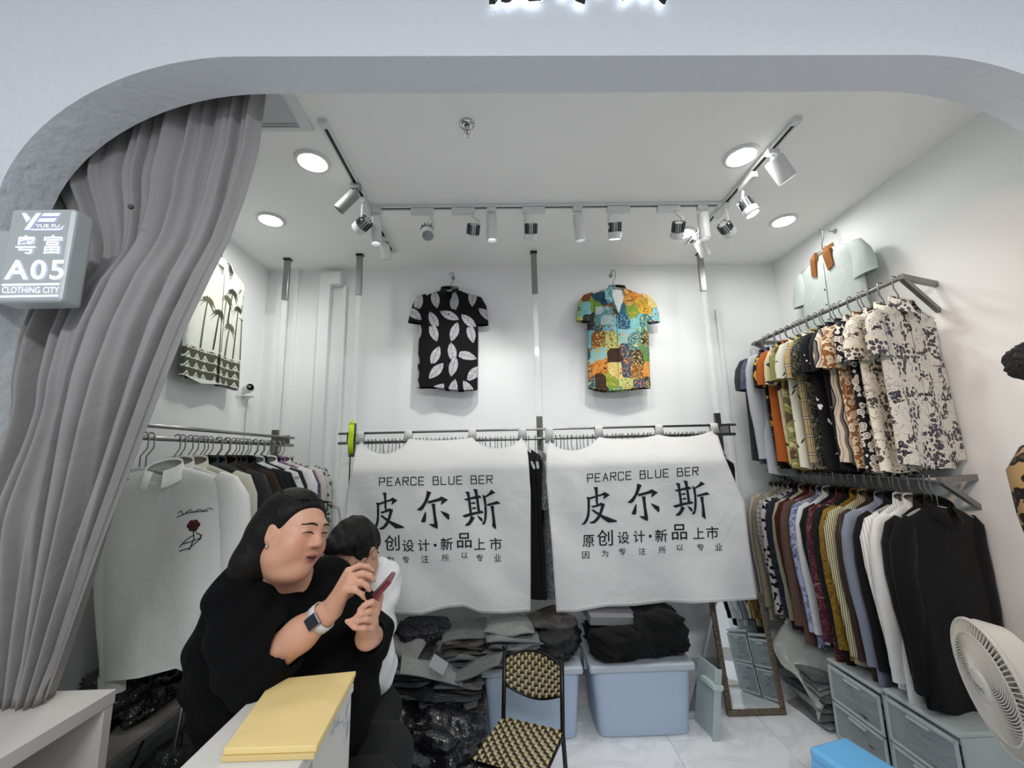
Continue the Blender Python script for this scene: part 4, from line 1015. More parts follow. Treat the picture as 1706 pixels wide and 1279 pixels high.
# ------------------------------------------------------------------ stall number sign
SY = 1.10
def SP(x, y, dy=0.0): p = ony(x, y, SY+dy); return (p[0], p[1], p[2])
a, b = SP(22, 348), SP(126, 506); sx0, sx1, sz0, sz1 = -1.363, -1.183, 1.952, 2.247
sx1 = (ony(127, 347, SY)[0]+ony(100, 500, SY)[0])/2; sx0 = (ony(22, 347, SY)[0]+ony(0, 506, SY)[0])/2-0.012; sz1 = ony(70, 347, SY)[2]; sz0 = ony(50, 503, SY)[2]
t = thing('stall_sign', 'illuminated metal box sign with stall number beside the curtain', 'sign', (0, 0, 0))
PANEL = mat('sign_panel', '#b9c0c0', 0.32, 0.25, nscale=3, namt=0.15)
MB().box(sx0, sx1, SY, SY+0.06, sz0, sz1).build('box', PANEL, t, bevel=0.010, segs=3)
MB().box(-1.472, sx0+0.004, SY+0.03, SY+0.07, sz0+0.05, sz1-0.05).build('bracket', PANEL, t)
GLOW = emit('sign_glow', (0.80, 0.80, 1.0), 1.0); GLOW2 = emit('sign_logo_glow', (0.62, 0.60, 0.98), 0.95)
def C(x, y): return SP(x/6.395, 330+y/6.395, -0.0025)
mb = MB()
for poly in ([(230, 158), (275, 158), (325, 215), (285, 262)], [(385, 158), (440, 158), (310, 338), (255, 338)], [(465, 160), (650, 158), (620, 192), (440, 192)], [(425, 215), (610, 212), (575, 252), (395, 252)], [(330, 328), (640, 323), (690, 280), (662, 328), (632, 342), (318, 342)]):
    mb.add([C(x, y) for x, y in poly], [tuple(range(len(poly)))])
mb.build('logo', GLOW2, t)
def SPx(x, y): return SP(x, y, -0.0025)
mb = MB(); glyph_rect(mb, 'YUE FU', 505/6.395, 330+295/6.395, 255/6.395, 34/6.395, SPx, bold=0.002); mb.build('logo_lettering', GLOW, t)
mb = MB(); glyph_rect(mb, '粤', 270/6.395, 330+495/6.395, 215/6.395, 200/6.395, SPx, bold=0.008, shear=0.12); mb.build('character', GLOW, t)
mb = MB(); glyph_rect(mb, '富', 563/6.395, 330+492/6.395, 200/6.395, 200/6.395, SPx, bold=0.008, shear=0.12); mb.build('character', GLOW, t)
mb = MB(); glyph_rect(mb, 'A05', 360/6.395, 330+762/6.395, 640/6.395, 212/6.395, SPx, bold=0.016, shear=0.08, space=1.15); mb.build('stall_number', GLOW, t)
mb = MB(); glyph_rect(mb, 'CLOTHING CITY', 325/6.395, 330+978/6.395, 610/6.395, 66/6.395, SPx, bold=0.004, shear=0.06); mb.build('market_name', GLOW, t)
for y in (911, 1034):
    d = -8 if y < 1000 else -22
    mb = MB(); mb.add([C(25+d, y+3), C(640+d, y-7), C(640+d, y+13), C(25+d, y+24)], [(0, 1, 2, 3)]); mb.build('rule', GLOW, t)
# ------------------------------------------------------------------ backlit shop name above the opening
FY = 1.15
t = thing('shop_letters', 'black backlit characters of the shop name above the opening', 'sign lettering', (0, 0, 0))
HALO = emit('letter_halo', (0.85, 0.9, 1.0), 3.0)
for which, x0, x1 in (('pi', 815, 905), ('er', 920, 1004), ('si', 1025, 1118)):
    ss, (a0, a1, b0, b1) = BIG[which]; f = MB(); h = MB()
    for s in ss:
        q = [ony(x0+(x-a0)/(a1-a0)*(x1-x0), -84+(y-b0)/(b1-b0)*92, FY-0.022) for x, y in s]; n = len(q)
        if sum(q[i][0]*q[(i+1) % n][2]-q[(i+1) % n][0]*q[i][2] for i in range(n)) < 0: q = q[::-1]
        f.add([(p[0], p[1]-0.018, p[2]) for p in q]+[(p[0], p[1], p[2]) for p in q], [tuple(range(n)), tuple(range(2*n-1, n-1, -1))]+[(i, (i+1) % n, (i+1) % n+n, i+n) for i in range(n)])
        h.add([(p[0], p[1]+0.003, p[2]) for p in q], [tuple(range(n))])
    c = f.build('character', BLACK_PL, t); h.build('led_backing', HALO, c)
# ------------------------------------------------------------------ low furniture on the left
LAM = mat('white_laminate', '#c9c6bf', 0.45, nscale=6, namt=0.05)
t = thing('open_cabinet', 'white open fronted cabinet under the curtain', 'cabinet', (-1.31, 1.17, 0))
MB().box(-0.152, 0.15, -0.25, 0.232, 0.812, 0.85).build('top_panel', LAM, t, bevel=0.002)
MB().box(-0.152, 0.148, 0.20, 0.230, 0, 0.812).build('side_panel', LAM, t, bevel=0.002)
MB().box(-0.152, 0.148, -0.248, -0.218, 0, 0.812).build('side_panel', LAM, t, bevel=0.002)
MB().box(-0.152, -0.135, -0.218, 0.20, 0.0, 0.812).build('back_panel', LAM, t)
MB().box(-0.135, 0.14, -0.218, 0.20, 0.40, 0.425).build('shelf', LAM, t, bevel=0.001)
MB().box(-0.135, 0.14, -0.218, 0.20, 0.06, 0.085).build('bottom_panel', LAM, t, bevel=0.001)
t = thing('low_shelf', 'grey plank shelf below the hanging white shirts', 'shelf', (-1.64, 2.2, 0))
MB().box(-0.20, 0.19, -0.55, 0.6, 0.425, 0.45).build('board', mat('grey_board', '#8d8b86', 0.5, nscale=5), t, bevel=0.002)
for x, y in ((-0.18, -0.5), (0.16, -0.5), (-0.18, 0.55), (0.16, 0.55)): MB().box(x-0.012, x+0.012, y-0.012, y+0.012, 0, 0.425).build('leg', GREY_PL, t)
t = thing('power_strip', 'black power strip with red indicator on the low shelf', 'power strip', (-1.60, 1.86, 0.45), (0, 0, 0.3))
MB().box(-0.03, 0.03, -0.11, 0.11, 0, 0.035).build('body', BLACK_PL, t, bevel=0.006)
MB().lathe([(0, 0.003), (0.006, 0.002), (0.007, 0)], 10, Matrix.Translation((0, -0.08, 0.035))).build('indicator', emit('red_led', (1, 0.06, 0.08), 2.0), t)
MB().tube([(0.02, 0.10, 0.02), (0.06, 0.16, 0.05), (0.10, 0.14, 0.02), (0.14, 0.05, -0.05), (0.12, -0.02, -0.14)], 0.005, 6).build('cable', BLACK_PL, t, smooth=True)

def lump(seed, sx, sy, sz, rough=0.12, freq=3.0, n=56, flatb=True):
    """irregular soft heap, base on z = 0"""
    rd = random.Random(seed); ph = [rd.uniform(0, 6.28) for _ in range(9)]
    def fn(u, v):
        th = 2*PI*u; fi = PI*(v*0.998+0.001)
        d = Vector((math.cos(th)*math.sin(fi), math.sin(th)*math.sin(fi), math.cos(fi)))
        q = Vector([math.copysign(abs(c)**0.72, c) for c in d])
        k = 1+rough*(math.sin(freq*d.x*2+ph[0]+2*d.z)+math.sin(freq*d.y*2.3+ph[1])+0.7*math.sin(freq*3.1*(d.x+d.y)+ph[2])+0.6*math.sin(freq*4.7*(d.y-d.z)+ph[3])+0.5*math.sin(freq*7*(d.z+d.x)+ph[4])+0.16*math.sin(freq*11*(d.x-d.y*0.6)+ph[5]+3*d.z)+0.12*math.sin(freq*15*(d.y+d.z*0.7)+ph[6]))
        z = max(-1.0, q.z*(0.9+0.1*k)) if flatb else q.z*k
        return (sx*q.x*k, sy*q.y*k, sz*(z+1)*0.5*2*0.5 if False else sz*(z+1)/2*(0.8+0.2*k))
    return MB().grid(fn, n, n//2+4, closeu=True)
def plastic(name, c, rough=0.22, bs=22, bstr=0.8):
    m = mat(name, c, rough, bscale=bs, bstr=bstr, bdist=0.05); m.node_tree.nodes['Principled BSDF'].inputs['Coat Weight'].default_value = 0.6
    return m
BAGM = plastic('black_bag', '#0c0c0d', 0.3, 14, 1.0)
CLB = solid('dark_heap', '#0a0a0b')
def heap(name, label, cat, loc, seed, s, m, rough=0.12, freq=3.0, rot=0.0, group=None):
    o = lump(seed, *s, rough, freq).build(name, m, None, smooth=True); o.location = loc; o.rotation_euler = (0, 0, rot)
    return tag(o, label, cat, group)
heap('cloth_bag', 'black bag on the low shelf below the white shirts', 'bag', (-1.62, 2.12, 0.451), 1, (0.17, 0.22, 0.22), BAGM)
heap('cloth_bag', 'black bag standing on the floor in front of the low shelf', 'bag', (-1.18, 1.98, 0.001), 2, (0.19, 0.24, 0.52), BAGM, 0.07)
heap('cloth_bag', 'black bag on the floor behind the woman, below the left rail', 'bag', (-1.30, 2.50, 0.001), 3, (0.26, 0.24, 0.50), BAGM, 0.07)
t = thing('metal_stand', 'grey tubular metal stand beside the low shelf', 'stand', (-1.26, 1.70, 0))
for a, b in (((0.0, 0.05, 0), (0.03, 0.12, 0.80)), ((0.09, 0.02, 0), (0.13, 0.10, 0.80)), ((-0.10, -0.05, 0), (0.0, 0.06, 0.30))):
    MB().tube([a, b], 0.007, 8).build('tube', DARKSTEEL, t, smooth=True)
MB().tube([(0.03, 0.12, 0.80), (0.13, 0.10, 0.80)], 0.009, 8).build('crossbar', GREY_PL, t, smooth=True)
# ------------------------------------------------------------------ counter with yellow board
t = thing('counter', 'white marble patterned cashier counter under the yellow board', 'counter', (-0.51, 0.92, 0))
def counter_mat():
    m, nt, b = new_mat('counter_marble'); co = coords(nt); b.inputs['Roughness'].default_value = 0.3
    v = mth(nt, 'ABSOLUTE', mth(nt, 'SUBTRACT', noise(nt, co, 3.2, 4, dist=1.5), 0.5))
    nt.links.new(mixc(nt, mth(nt, 'GREATER_THAN', v, 0.012), '#9aa6a4', '#cfcdc8'), b.inputs['Base Color']); return m
CM = counter_mat()
MB().box(-0.105, 0.108, -0.28, 0.282, 0, 0.915).build('body', CM, t, bevel=0.002)
MB().box(-0.115, 0.112, -0.29, 0.286, 0.915, 0.934).build('worktop', mat('counter_top', '#cdccc6', 0.35), t, bevel=0.002)
P0 = [onz(455, 1135, 0.95), onz(593, 1121, 0.95), onz(527, 1247, 0.95), onz(372, 1252, 0.95)]
t = thing('yellow_board', 'pale yellow board lying on the counter', 'board', (0, 0, 0))
YB_M = mat('yellow_card', '#e3cb8c', 0.6, nscale=14, namt=0.08)
n = [(p[0], p[1], 0.9555) for p in P0]+[(p[0], p[1], 0.944) for p in P0]; q = [(0, 3, 2, 1), (4, 5, 6, 7)]+[(i, (i+1) % 4, (i+1) % 4+4, i+4) for i in range(4)]
MB().add(n, q).build('cover_sheet', YB_M, t, bevel=0.0015)
n = [(p[0]*0.995-0.004, p[1]*0.995, 0.9435) for p in P0]+[(p[0]*0.995-0.004, p[1]*0.995, 0.9345) for p in P0]
MB().add(n, q).build('backing_sheet', mat('yellow_card2', '#d2bb80', 0.7), t, bevel=0.001)
o = MB().box(-0.10, 0.10, -0.13, 0.13, 0, 0.70).build('white_carton', mat('carton_white', '#c6c6c3', 0.6, nscale=8), None, bevel=0.006); o.location = (-0.97, 1.10, 0)
tag(o, 'white carton between the open cabinet and the counter', 'box')

# ------------------------------------------------------------------ small woven chair
t = thing('woven_chair', 'small black metal chair with woven beige and brown seat', 'chair', (0.045, 2.0, 0), (0, 0, -0.42))
BLKM = mat('chair_metal', '#0c0b0b', 0.35, 0.3)
W, D, SZ_, TZ = 0.285, 0.29, 0.30, 0.585
for sx in (-1, 1):
    MB().tube([(sx*W/2*1.05, D/2+0.02, 0), (sx*W/2, D/2, SZ_), (sx*W/2, D/2+0.03, TZ)], 0.0105, 10).lathe([(0, 0.014), (0.011, 0.009), (0.0135, 0), (0.009, -0.006)], 12, Matrix.Translation((sx*W/2, D/2+0.03, TZ+0.004))).build('back_leg', BLKM, t, smooth=True)
    MB().tube([(sx*W/2*1.05, -D/2-0.02, 0), (sx*W/2, -D/2+0.015, SZ_-0.012)], 0.0105, 10).build('front_leg', BLKM, t, smooth=True)
    MB().tube([(sx*W/2, D/2, SZ_-0.01), (sx*W/2, -D/2, SZ_-0.01)], 0.009, 8).build('side_rail', BLKM, t, smooth=True)
MB().tube([(-W/2, -D/2+0.01, SZ_-0.012), (W/2, -D/2+0.01, SZ_-0.012)], 0.011, 8).build('front_rail', BLKM, t, smooth=True)
MB().tube([(-W/2, D/2, SZ_-0.01), (W/2, D/2, SZ_-0.01)], 0.009, 8).build('back_rail', BLKM, t, smooth=True)
CANE = mat('cane_beige', '#bba878', 0.5, nscale=40, namt=0.3); CANED = mat('cane_dark', '#1d130e', 0.45)
def weave(P, nu, nv, name):
    """P(u, v, h) -> point; beige strands along v over and under dark strands along u"""
    a, b = MB(), MB(); w = 0.36
    for i in range(nu):
        u = (i+0.5)/nu; st = nv*4
        q = [P(u+sg*w/nu, k/st, 0.0032*math.sin(k/st*nv*PI+PI*i)) for k in range(st+1) for sg in (-1, 1)]
        a.add(q, [(2*k, 2*k+1, 2*k+3, 2*k+2) for k in range(st)])
    for j in range(nv):
        v = (j+0.5)/nv; st = nu*4
        q = [P(k/st, v+sg*w*0.9/nv, 0.0032*math.cos(k/st*nu*PI+PI*j)*-1) for k in range(st+1) for sg in (-1, 1)]
        b.add(q, [(2*k, 2*k+1, 2*k+3, 2*k+2) for k in range(st)])
    tag(a.build(name, CANE, t, smooth=True, solid=0.0012), kind='stuff'); tag(b.build(name, CANED, t, smooth=True, solid=0.0012), kind='stuff')
weave(lambda u, v, h: ((u-0.5)*(W+0.012), (v-0.5)*(D+0.01), SZ_+0.004+h-0.010*math.sin(PI*u)*math.sin(PI*v)), 15, 14, 'seat_weave')
def backp(u, v, h):
    z0 = 0.435-0.045*math.sin(PI*u); z1 = 0.555+0.028*math.sin(PI*u); z = z0+(z1-z0)*v
    return ((u-0.5)*(W-0.015), D/2+0.03*(z-SZ_)/(TZ-SZ_)+0.03*math.sin(PI*u)+h, z)
weave(backp, 16, 9, 'backrest_weave')
MB().tube([backp(k/12, 1, 0) for k in range(13)], 0.006, 8).build('backrest_top_rail', BLKM, t, smooth=True)
MB().tube([backp(k/12, 0, 0) for k in range(13)], 0.006, 8).build('backrest_bottom_rail', BLKM, t, smooth=True)

# ------------------------------------------------------------------ blue storage bins
BINB = mat('bin_blue', '#a6b8cb', 0.45, nscale=2, namt=0.04); LIDM = mat('bin_lid', '#a9b2b9', 0.5)
def bin_(x0, x1, label):
    t = thing('storage_bin', label, 'storage bin', ((x0+x1)/2, 2.70, 0)); w = (x1-x0)/2
    def ring(u, v):
        a = 2*PI*u; k = 0.90+0.10*v; c, s = math.cos(a), math.sin(a)
        return (w*k*math.copysign(abs(c)**0.22, c), 0.19*k*math.copysign(abs(s)**0.22, s), 0.004+0.336*v)
    mb = MB().grid(ring, 48, 6, closeu=True); mb.f.append(tuple(range(48))[::-1]); mb.build('tub', BINB, t, smooth=True, angle=50)
    MB().box(-w-0.012, w+0.012, -0.205, 0.205, 0.325, 0.365).build('lid', LIDM, t, bevel=0.012, segs=3)
    for sx in (-1, 1): MB().box(sx*(w+0.008)-0.008, sx*(w+0.008)+0.008, -0.05, 0.05, 0.28, 0.35).build('handle', LIDM, t, bevel=0.003)
bin_(0.455, 1.01, 'pale blue storage bin beside the leaning mirror')
bin_(-0.135, 0.395, 'pale blue storage bin behind the woven chair')
heap('folded_clothes', 'black cloth heap hanging over the edge of the right bin', 'clothes', (0.62, 2.62, 0.368), 5, (0.17, 0.15, 0.17), CLB, 0.08)
heap('folded_clothes', 'dark cloth heap on the right bin next to the mop handle', 'clothes', (0.87, 2.66, 0.368), 6, (0.16, 0.16, 0.24), CLB, 0.08)
heap('folded_clothes', 'black fur like heap on the left bin under the gap of the cloths', 'clothes', (0.26, 2.66, 0.368), 7, (0.14, 0.15, 0.16), mat('fur_black', '#0a0a0d', 0.7, bscale=60, bstr=1.0), 0.09)
BAGC = [plastic('bagged_%d' % i, c, 0.2, 18, 0.7) for i, c in enumerate(('#4a4c4d', '#5f6263', '#2a2b2d', '#747675', '#4c4643', '#8a8d8d', '#38373d', '#9a9c9a'))]
_pk = {}
def packet(label, loc, rot, size, m, group, seed):
    """a folded garment in a clear plastic bag: a soft flat pad with crimped ends"""
    key = seed % 6
    if key not in _pk:
        rd = random.Random(seed); ph = [rd.uniform(0, 6) for _ in range(6)]
        def fn(u, v):
            a = 2*PI*u; x = (v-0.5); c, s = math.cos(a), math.sin(a); e = (1-abs(2*x)**5)
            y = 0.5*math.copysign(abs(c)**0.45, c)*(0.96+0.04*math.sin(9*x+ph[0])); z = 0.5*math.copysign(abs(s)**0.6, s)*(0.25+0.75*e)
            z += 0.22*math.sin(5*x+ph[1]+3*y)+0.12*math.sin(11*x+ph[2])*math.sin(7*y+ph[3])+0.10*math.sin(19*y+ph[4]+6*x)
            return (x, y, z)
        mb = MB().grid(fn, 22, 16, closeu=True); mb.f.append(tuple(range(22))); mb.f.append(tuple(15*22+k for k in range(22)))
        o = mb.build('bagged_garment', None, None, smooth=True); _pk[key] = o.data; bpy.data.objects.remove(o); _pk[key].materials.append(None)
    o = bpy.data.objects.new('bagged_garment', _pk[key]); col.objects.link(o); o.location = loc; o.rotation_euler = rot; o.scale = size
    o.material_slots[0].link = 'OBJECT'; o.material_slots[0].material = m
    return tag(o, label, 'bagged garment', group)
rd = random.Random(21)
ORD = [w + ' from below: ' for w in 'lowest,second,third,fourth,fifth,sixth,seventh,eighth,ninth,tenth,eleventh,twelfth,thirteenth,fourteenth,fifteenth,sixteenth,seventeenth'.split(',')]
def stack(x, y, z, n, size, label, group, cols, jitter=0.03, rz=0.0):
    for k in range(n):
        s = (size[0]*rd.uniform(0.92, 1.08), size[1]*rd.uniform(0.92, 1.05), size[2]*rd.uniform(0.8, 1.2))
        packet(ORD[k] + label, (x+rd.uniform(-jitter, jitter), y+rd.uniform(-jitter, jitter), z+size[2]*0.8*(k+0.7)), (rd.uniform(-0.05, 0.05), rd.uniform(-0.05, 0.05), rz+rd.uniform(-0.15, 0.15)), s, rd.choice(cols), group, rd.randrange(6))
stack(-0.55, 2.62, 0.0, 17, (0.27, 0.36, 0.031), 'bagged garment in the tall stack behind the man', 'bagged garments in the tall stack behind the man', BAGC)
stack(-0.27, 2.66, 0.0, 15, (0.25, 0.36, 0.033), 'bagged garment in the stack beside the blue bin', 'bagged garments in the stack beside the left bin', BAGC)
packet('clear bag of a pale garment sagging off the stack behind the chair', (-0.40, 2.44, 0.40), (0.3, 0.35, 0.3), (0.34, 0.13, 0.016), BAGC[7], None, 3)
packet('pale bag corner sagging towards the left blue bin', (-0.17, 2.46, 0.40), (0.2, -0.4, -0.3), (0.32, 0.14, 0.016), BAGC[5], None, 4)
o = MB().box(-0.045, 0.045, -0.002, 0.002, -0.03, 0.03).build('paper_tag', mat('grey_card', '#8d9092', 0.6), None); o.location = (-0.36, 2.40, 0.445); o.rotation_euler = (-0.5, 0.6, 0.1)
tag(o, 'grey card tag on top of the bagged garments', 'tag')
packet('black and white striped folded garment on the tall stack', (-0.58, 2.58, 0.475), (0.2, 0.12, -0.2), (0.24, 0.20, 0.05), stripes('k_stripe', '#101012', [(0, 0.45, '#a8a8a6')], 26), None, 1)
heap('folded_clothes', 'black patterned folded garment on top of the tall stack', 'clothes', (-0.50, 2.70, 0.455), 9, (0.16, 0.12, 0.10), scroll('k_patt', '#0d0d0f', '#55555a', '#2a2a2e', 26, 0.05), 0.06)
stack(-0.24, 2.66, 0.40, 5, (0.24, 0.30, 0.030), 'bagged print garment atop the stack under the left cloth', 'bagged print garments under the left cloth', [plastic('k_greyprint', '#7a7470', 0.2, 18, 1.0), BAGC[3], BAGC[4]], 0.015)
stack(0.03, 2.64, 0.366, 7, (0.29, 0.32, 0.032), 'pale bagged garment lying on the left bin', 'bagged garments on the left bin', [BAGC[5], BAGC[7], BAGC[3]], 0.015)
packet('brown tinted bagged garment on the left bin', (0.26, 2.70, 0.54), (0.02, 0.04, 0.2), (0.26, 0.24, 0.06), BAGC[4], None, 2)
o = MB().box(-0.14, 0.14, -0.10, 0.10, 0, 0.05).build('grey_carton', mat('grey_carton', '#77777a', 0.6), None, bevel=0.003); o.location = (0.60, 2.68, 0.545); o.rotation_euler = (0.12, 0.08, 0.1)
tag(o, 'flat grey carton lying on the black heap of the right bin', 'box')
for i, (x, y, s, rr) in enumerate(((-0.62, 2.30, (0.17, 0.15, 0.30), 0.10), (-0.33, 2.29, (0.18, 0.15, 0.27), 0.12), (-0.17, 2.17, (0.14, 0.12, 0.13), 0.10), (-0.46, 2.12, (0.12, 0.10, 0.12), 0.10))):
    heap('rubbish_bag', ('shiny black plastic bag on the floor behind the seated man', 'knotted shiny black plastic bag leaning on the bagged stack', 'small crumpled black plastic bag beside the woven chair', 'small black plastic bag in front of the knotted one')[i], 'plastic bag', (x, y, 0.001), 30+i, s, plastic('rubbish_%d' % (i % 2), ('#101011', '#17171a')[i % 2], 0.2, 9, 1.0), rr, 3.4)

# ------------------------------------------------------------------ mop handle and dustpan
a, b = ony(1193, 1000, 2.78), ony(1166, 1120, 2.72)
d = (b-a)/abs(b[2]-a[2])
foot = a+d*(a[2]-0.012)
t = thing('mop', 'grey mop handle leaning beside the right bin', 'mop', (0, 0, 0))
MB().tube([tuple(a-d*0.25), tuple(a), tuple(foot)], 0.011, 10).build('handle', mat('mop_grey', '#8d8f92', 0.4), t, smooth=True)
MB().box(foot[0]-0.06, foot[0]+0.04, foot[1]-0.03, foot[1]+0.03, 0.0, 0.03).build('mop_head', GREY_PL, t, bevel=0.006)
t = thing('dustpan', 'pale translucent dustpan hooked against the right bin', 'dustpan', (1.07, 2.56, 0), (0, 0.16, 0.15))
MB().box(-0.006, 0.006, -0.09, 0.09, 0.0, 0.34).build('pan', clear('pan_clear', '#b9c6c6', 0.75, 0.2), t, bevel=0.003)
MB().box(-0.02, 0.02, -0.095, -0.083, 0.0, 0.34).build('rim', clear('pan_clear', '#b9c6c6', 0.75, 0.2), t, bevel=0.003)
MB().box(-0.03, 0.03, -0.10, 0.02, 0.24, 0.265).build('clip', mat('clip_mint', '#b5c9c4', 0.4), t, bevel=0.004)

# ------------------------------------------------------------------ leaning mirror
bl, br = onz(1212, 1193, 0.0), onz(1310, 1190, 0.0); tl, tr = ony(1190, 1003, 2.775), ony(1268, 975, 2.775)
bl, br, tl, tr = (Vector(p) for p in (bl, br, tl, tr)); ux = (br-bl).normalized(); uz = ((tl+tr)/2-(bl+br)/2); H = uz.length; uz = (uz-ux*uz.dot(ux)).normalized(); uy = uz.cross(ux); Wd = (br-bl).length
Mm = Matrix(((ux.x, uy.x, uz.x, bl.x), (ux.y, uy.y, uz.y, bl.y), (ux.z, uy.z, uz.z, 0.002), (0, 0, 0, 1)))
t = thing('leaning_mirror', 'mirror in ornate bronze frame leaning beside the drawers', 'mirror'); t.matrix_world = Mm
BRZ = mat('bronze_frame', '#6e6352', 0.45, 0.6, nscale=50, namt=0.4, bscale=90, bstr=1.0, bdist=0.01)
fw = 0.032
for nm, bx in (('frame_rail', (0, Wd, 0, fw)), ('frame_rail', (0, Wd, H-fw, H)), ('frame_stile', (0, fw, fw, H-fw)), ('frame_stile', (Wd-fw, Wd, fw, H-fw))):
    MB().box(bx[0], bx[1], -0.012, 0.014, bx[2], bx[3]).build(nm, BRZ, t, bevel=0.006, segs=2)
for k in range(22):
    for x in (fw*0.45, Wd-fw*0.45):
        MB().lathe([(0, 0.006), (0.006, 0.003), (0.009, 0)], 8, Matrix.Translation((x, -0.012, fw+(H-2*fw)*(k+0.5)/22)) @ Matrix.Rotation(PI/2, 4, 'X')).build('ornament', BRZ, t, smooth=True)
MB().box(fw-0.003, Wd-fw+0.003, -0.004, 0.002, fw-0.003, H-fw+0.003).build('glass', mat('mirror_glass', '#dfe4e4', 0.02, 1.0), t)
# bagged garments slumped between mirror and drawers
stack(1.83, 2.66, 0.0, 9, (0.26, 0.34, 0.034), 'grey bagged garment in the pile between mirror and drawers', 'bagged garments between mirror and drawers', [BAGC[3], BAGC[5], BAGC[7], BAGC[1]], 0.02)
def sheet(u, v):
    x = 1.66+0.30*u+0.03*math.sin(6*v); y = 2.50+0.34*v+0.02*math.sin(8*u); z = 0.30+0.16*v-0.26*(1-u)**1.5*(1-0.5*v)+0.02*math.sin(9*u+4*v)+0.012*math.sin(17*v-6*u)
    return (x, y, max(0.05, z))
tag(MB().grid(sheet, 20, 20).build('plastic_sheet', clear('sheet_clear', '#b5b7b2', 0.72, 0.25), None, smooth=True, solid=0.001), 'crumpled clear plastic sheet draped over the slumped bags', 'plastic sheet')

# ------------------------------------------------------------------ translucent drawers
PLC = clear('drawer_clear', '#c6cfcf', 0.32, 0.2); PLF = clear('drawer_frame', '#d0dad9', 0.62, 0.3)
def drawers(y0, y1, label, h):
    t = thing('drawer_unit', label, 'drawers', (1.727, y0, 0), group='clear plastic drawer units'); w = y1-y0; dp = 0.49
    MB().box(0.0, dp, 0, w, h-0.018, h).build('top_panel', PLF, t, bevel=0.006)
    MB().box(0.012, dp, 0, 0.008, 0, h-0.018).build('side_panel', PLF, t); MB().box(0.012, dp, w-0.008, w, 0, h-0.018).build('side_panel', PLF, t)
    MB().box(dp-0.008, dp, 0.008, w-0.008, 0, h-0.018).build('back_panel', PLF, t)
    for k in range(2):
        z0 = 0.008+k*(h-0.03)/2; z1 = z0+(h-0.03)/2-0.008
        d = MB().box(0.0, 0.006, 0.010, w-0.010, z0, z1).build('drawer_front', PLC, t, bevel=0.003)
        for bx in ((-0.006, 0.002, 0.008, w-0.008, z1-0.016, z1), (-0.006, 0.002, 0.008, w-0.008, z0, z0+0.012), (-0.006, 0.002, 0.006, 0.02, z0, z1), (-0.006, 0.002, w-0.02, w-0.006, z0, z1)):
            MB().box(*bx).build('rim', PLF, d, bevel=0.002)
        MB().box(-0.012, 0.0, w*0.35, w*0.65, z1-0.03, z1-0.02).build('handle', PLF, d, bevel=0.002)
        for j in range(5):
            m = [mat('cl_slate', '#4c5568', 0.8), mat('cl_grey', '#7a7c7d', 0.8), mat('cl_dark', '#2c2d30', 0.8), mat('cl_pale', '#a9aba9', 0.8)][rd.randrange(4)]
            c = lump(100+j+k*7, 0.19, w*0.42, 0.032, 0.05).build('folded_contents', m, t, smooth=True); c.location = (0.21, w/2, z0+0.008+j*0.029)
drawers(2.135, 2.465, 'clear plastic drawer unit next to the slumped bags, far half', 0.385)
drawers(1.79, 2.12, 'clear plastic drawer unit in front of the fan, near half', 0.405)

# ------------------------------------------------------------------ blue stool
t = thing('step_stool', 'sky blue plastic step stool in front of the drawers', 'stool', (1.37, 1.885, 0), (0, 0, 0.26))
BLU = mat('stool_blue', '#74bdf0', 0.35)
MB().box(-0.105, 0.105, -0.105, 0.105, 0.235, 0.28).build('seat', BLU, t, bevel=0.018, segs=4)
for sx in (-1, 1):
    MB().add([(sx*0.098, -0.10, 0.24), (sx*0.098, 0.10, 0.24), (sx*0.118, 0.12, 0), (sx*0.118, -0.12, 0), (sx*0.086, -0.10, 0.24), (sx*0.086, 0.10, 0.24), (sx*0.106, 0.12, 0), (sx*0.106, -0.12, 0)], [(0, 1, 2, 3), (7, 6, 5, 4), (0, 4, 5, 1), (1, 5, 6, 2), (2, 6, 7, 3), (3, 7, 4, 0)]).build('leg_panel', BLU, t, bevel=0.003)
MB().box(-0.10, 0.10, 0.085, 0.097, 0.12, 0.24).build('apron', BLU, t, bevel=0.003); MB().box(-0.10, 0.10, -0.097, -0.085, 0.12, 0.24).build('apron', BLU, t, bevel=0.003)

# ------------------------------------------------------------------ standing fan
fc = Vector(ony(1652, 1143, 1.54)); fd = Vector((-0.90, 0.40, -0.10)).normalized()
t = thing('pedestal_fan', 'white round pedestal fan in front of the right wall', 'fan', (fc.x, fc.y, 0))
Rf = 0.20; mf = Matrix.Translation((0, 0, fc.z)) @ fd.to_track_quat('Z', 'Y').to_matrix().to_4x4()
FW = mat('fan_white', '#d8d5cd', 0.35)
tz_ = [mf @ Vector((Rf*math.cos(a), Rf*math.sin(a), 0.0)) for a in [2*PI*k/64 for k in range(64)]]
MB().tube(tz_, 0.007, 8, closed=True).build('outer_ring', FW, t, smooth=True)
MB().tube([mf @ Vector((Rf*0.79*math.cos(a), Rf*0.79*math.sin(a), 0.014)) for a in [2*PI*k/64 for k in range(64)]], 0.003, 6, closed=True).build('inner_ring', FW, t, smooth=True)
g = MB()
for k in range(78):
    a = 2*PI*k/78; g.bar(mf @ Vector((Rf*0.80*math.cos(a), Rf*0.80*math.sin(a), 0.013)), mf @ Vector((Rf*0.98*math.cos(a), Rf*0.98*math.sin(a), 0.002)), 0.0036, 0.004, tuple(fd))
tag(g.build('outer_grille', FW, t), kind='stuff')
g = MB()
for k in range(60):
    a = 2*PI*k/60; pts = []
    for j in range(9):
        f = j/8; r = Rf*(0.24+0.555*f); an = a+0.95*f**1.3; pts.append(mf @ Vector((r*math.cos(an), r*math.sin(an), 0.024-0.010*f)))
    g.tube(pts, 0.0021, 5)
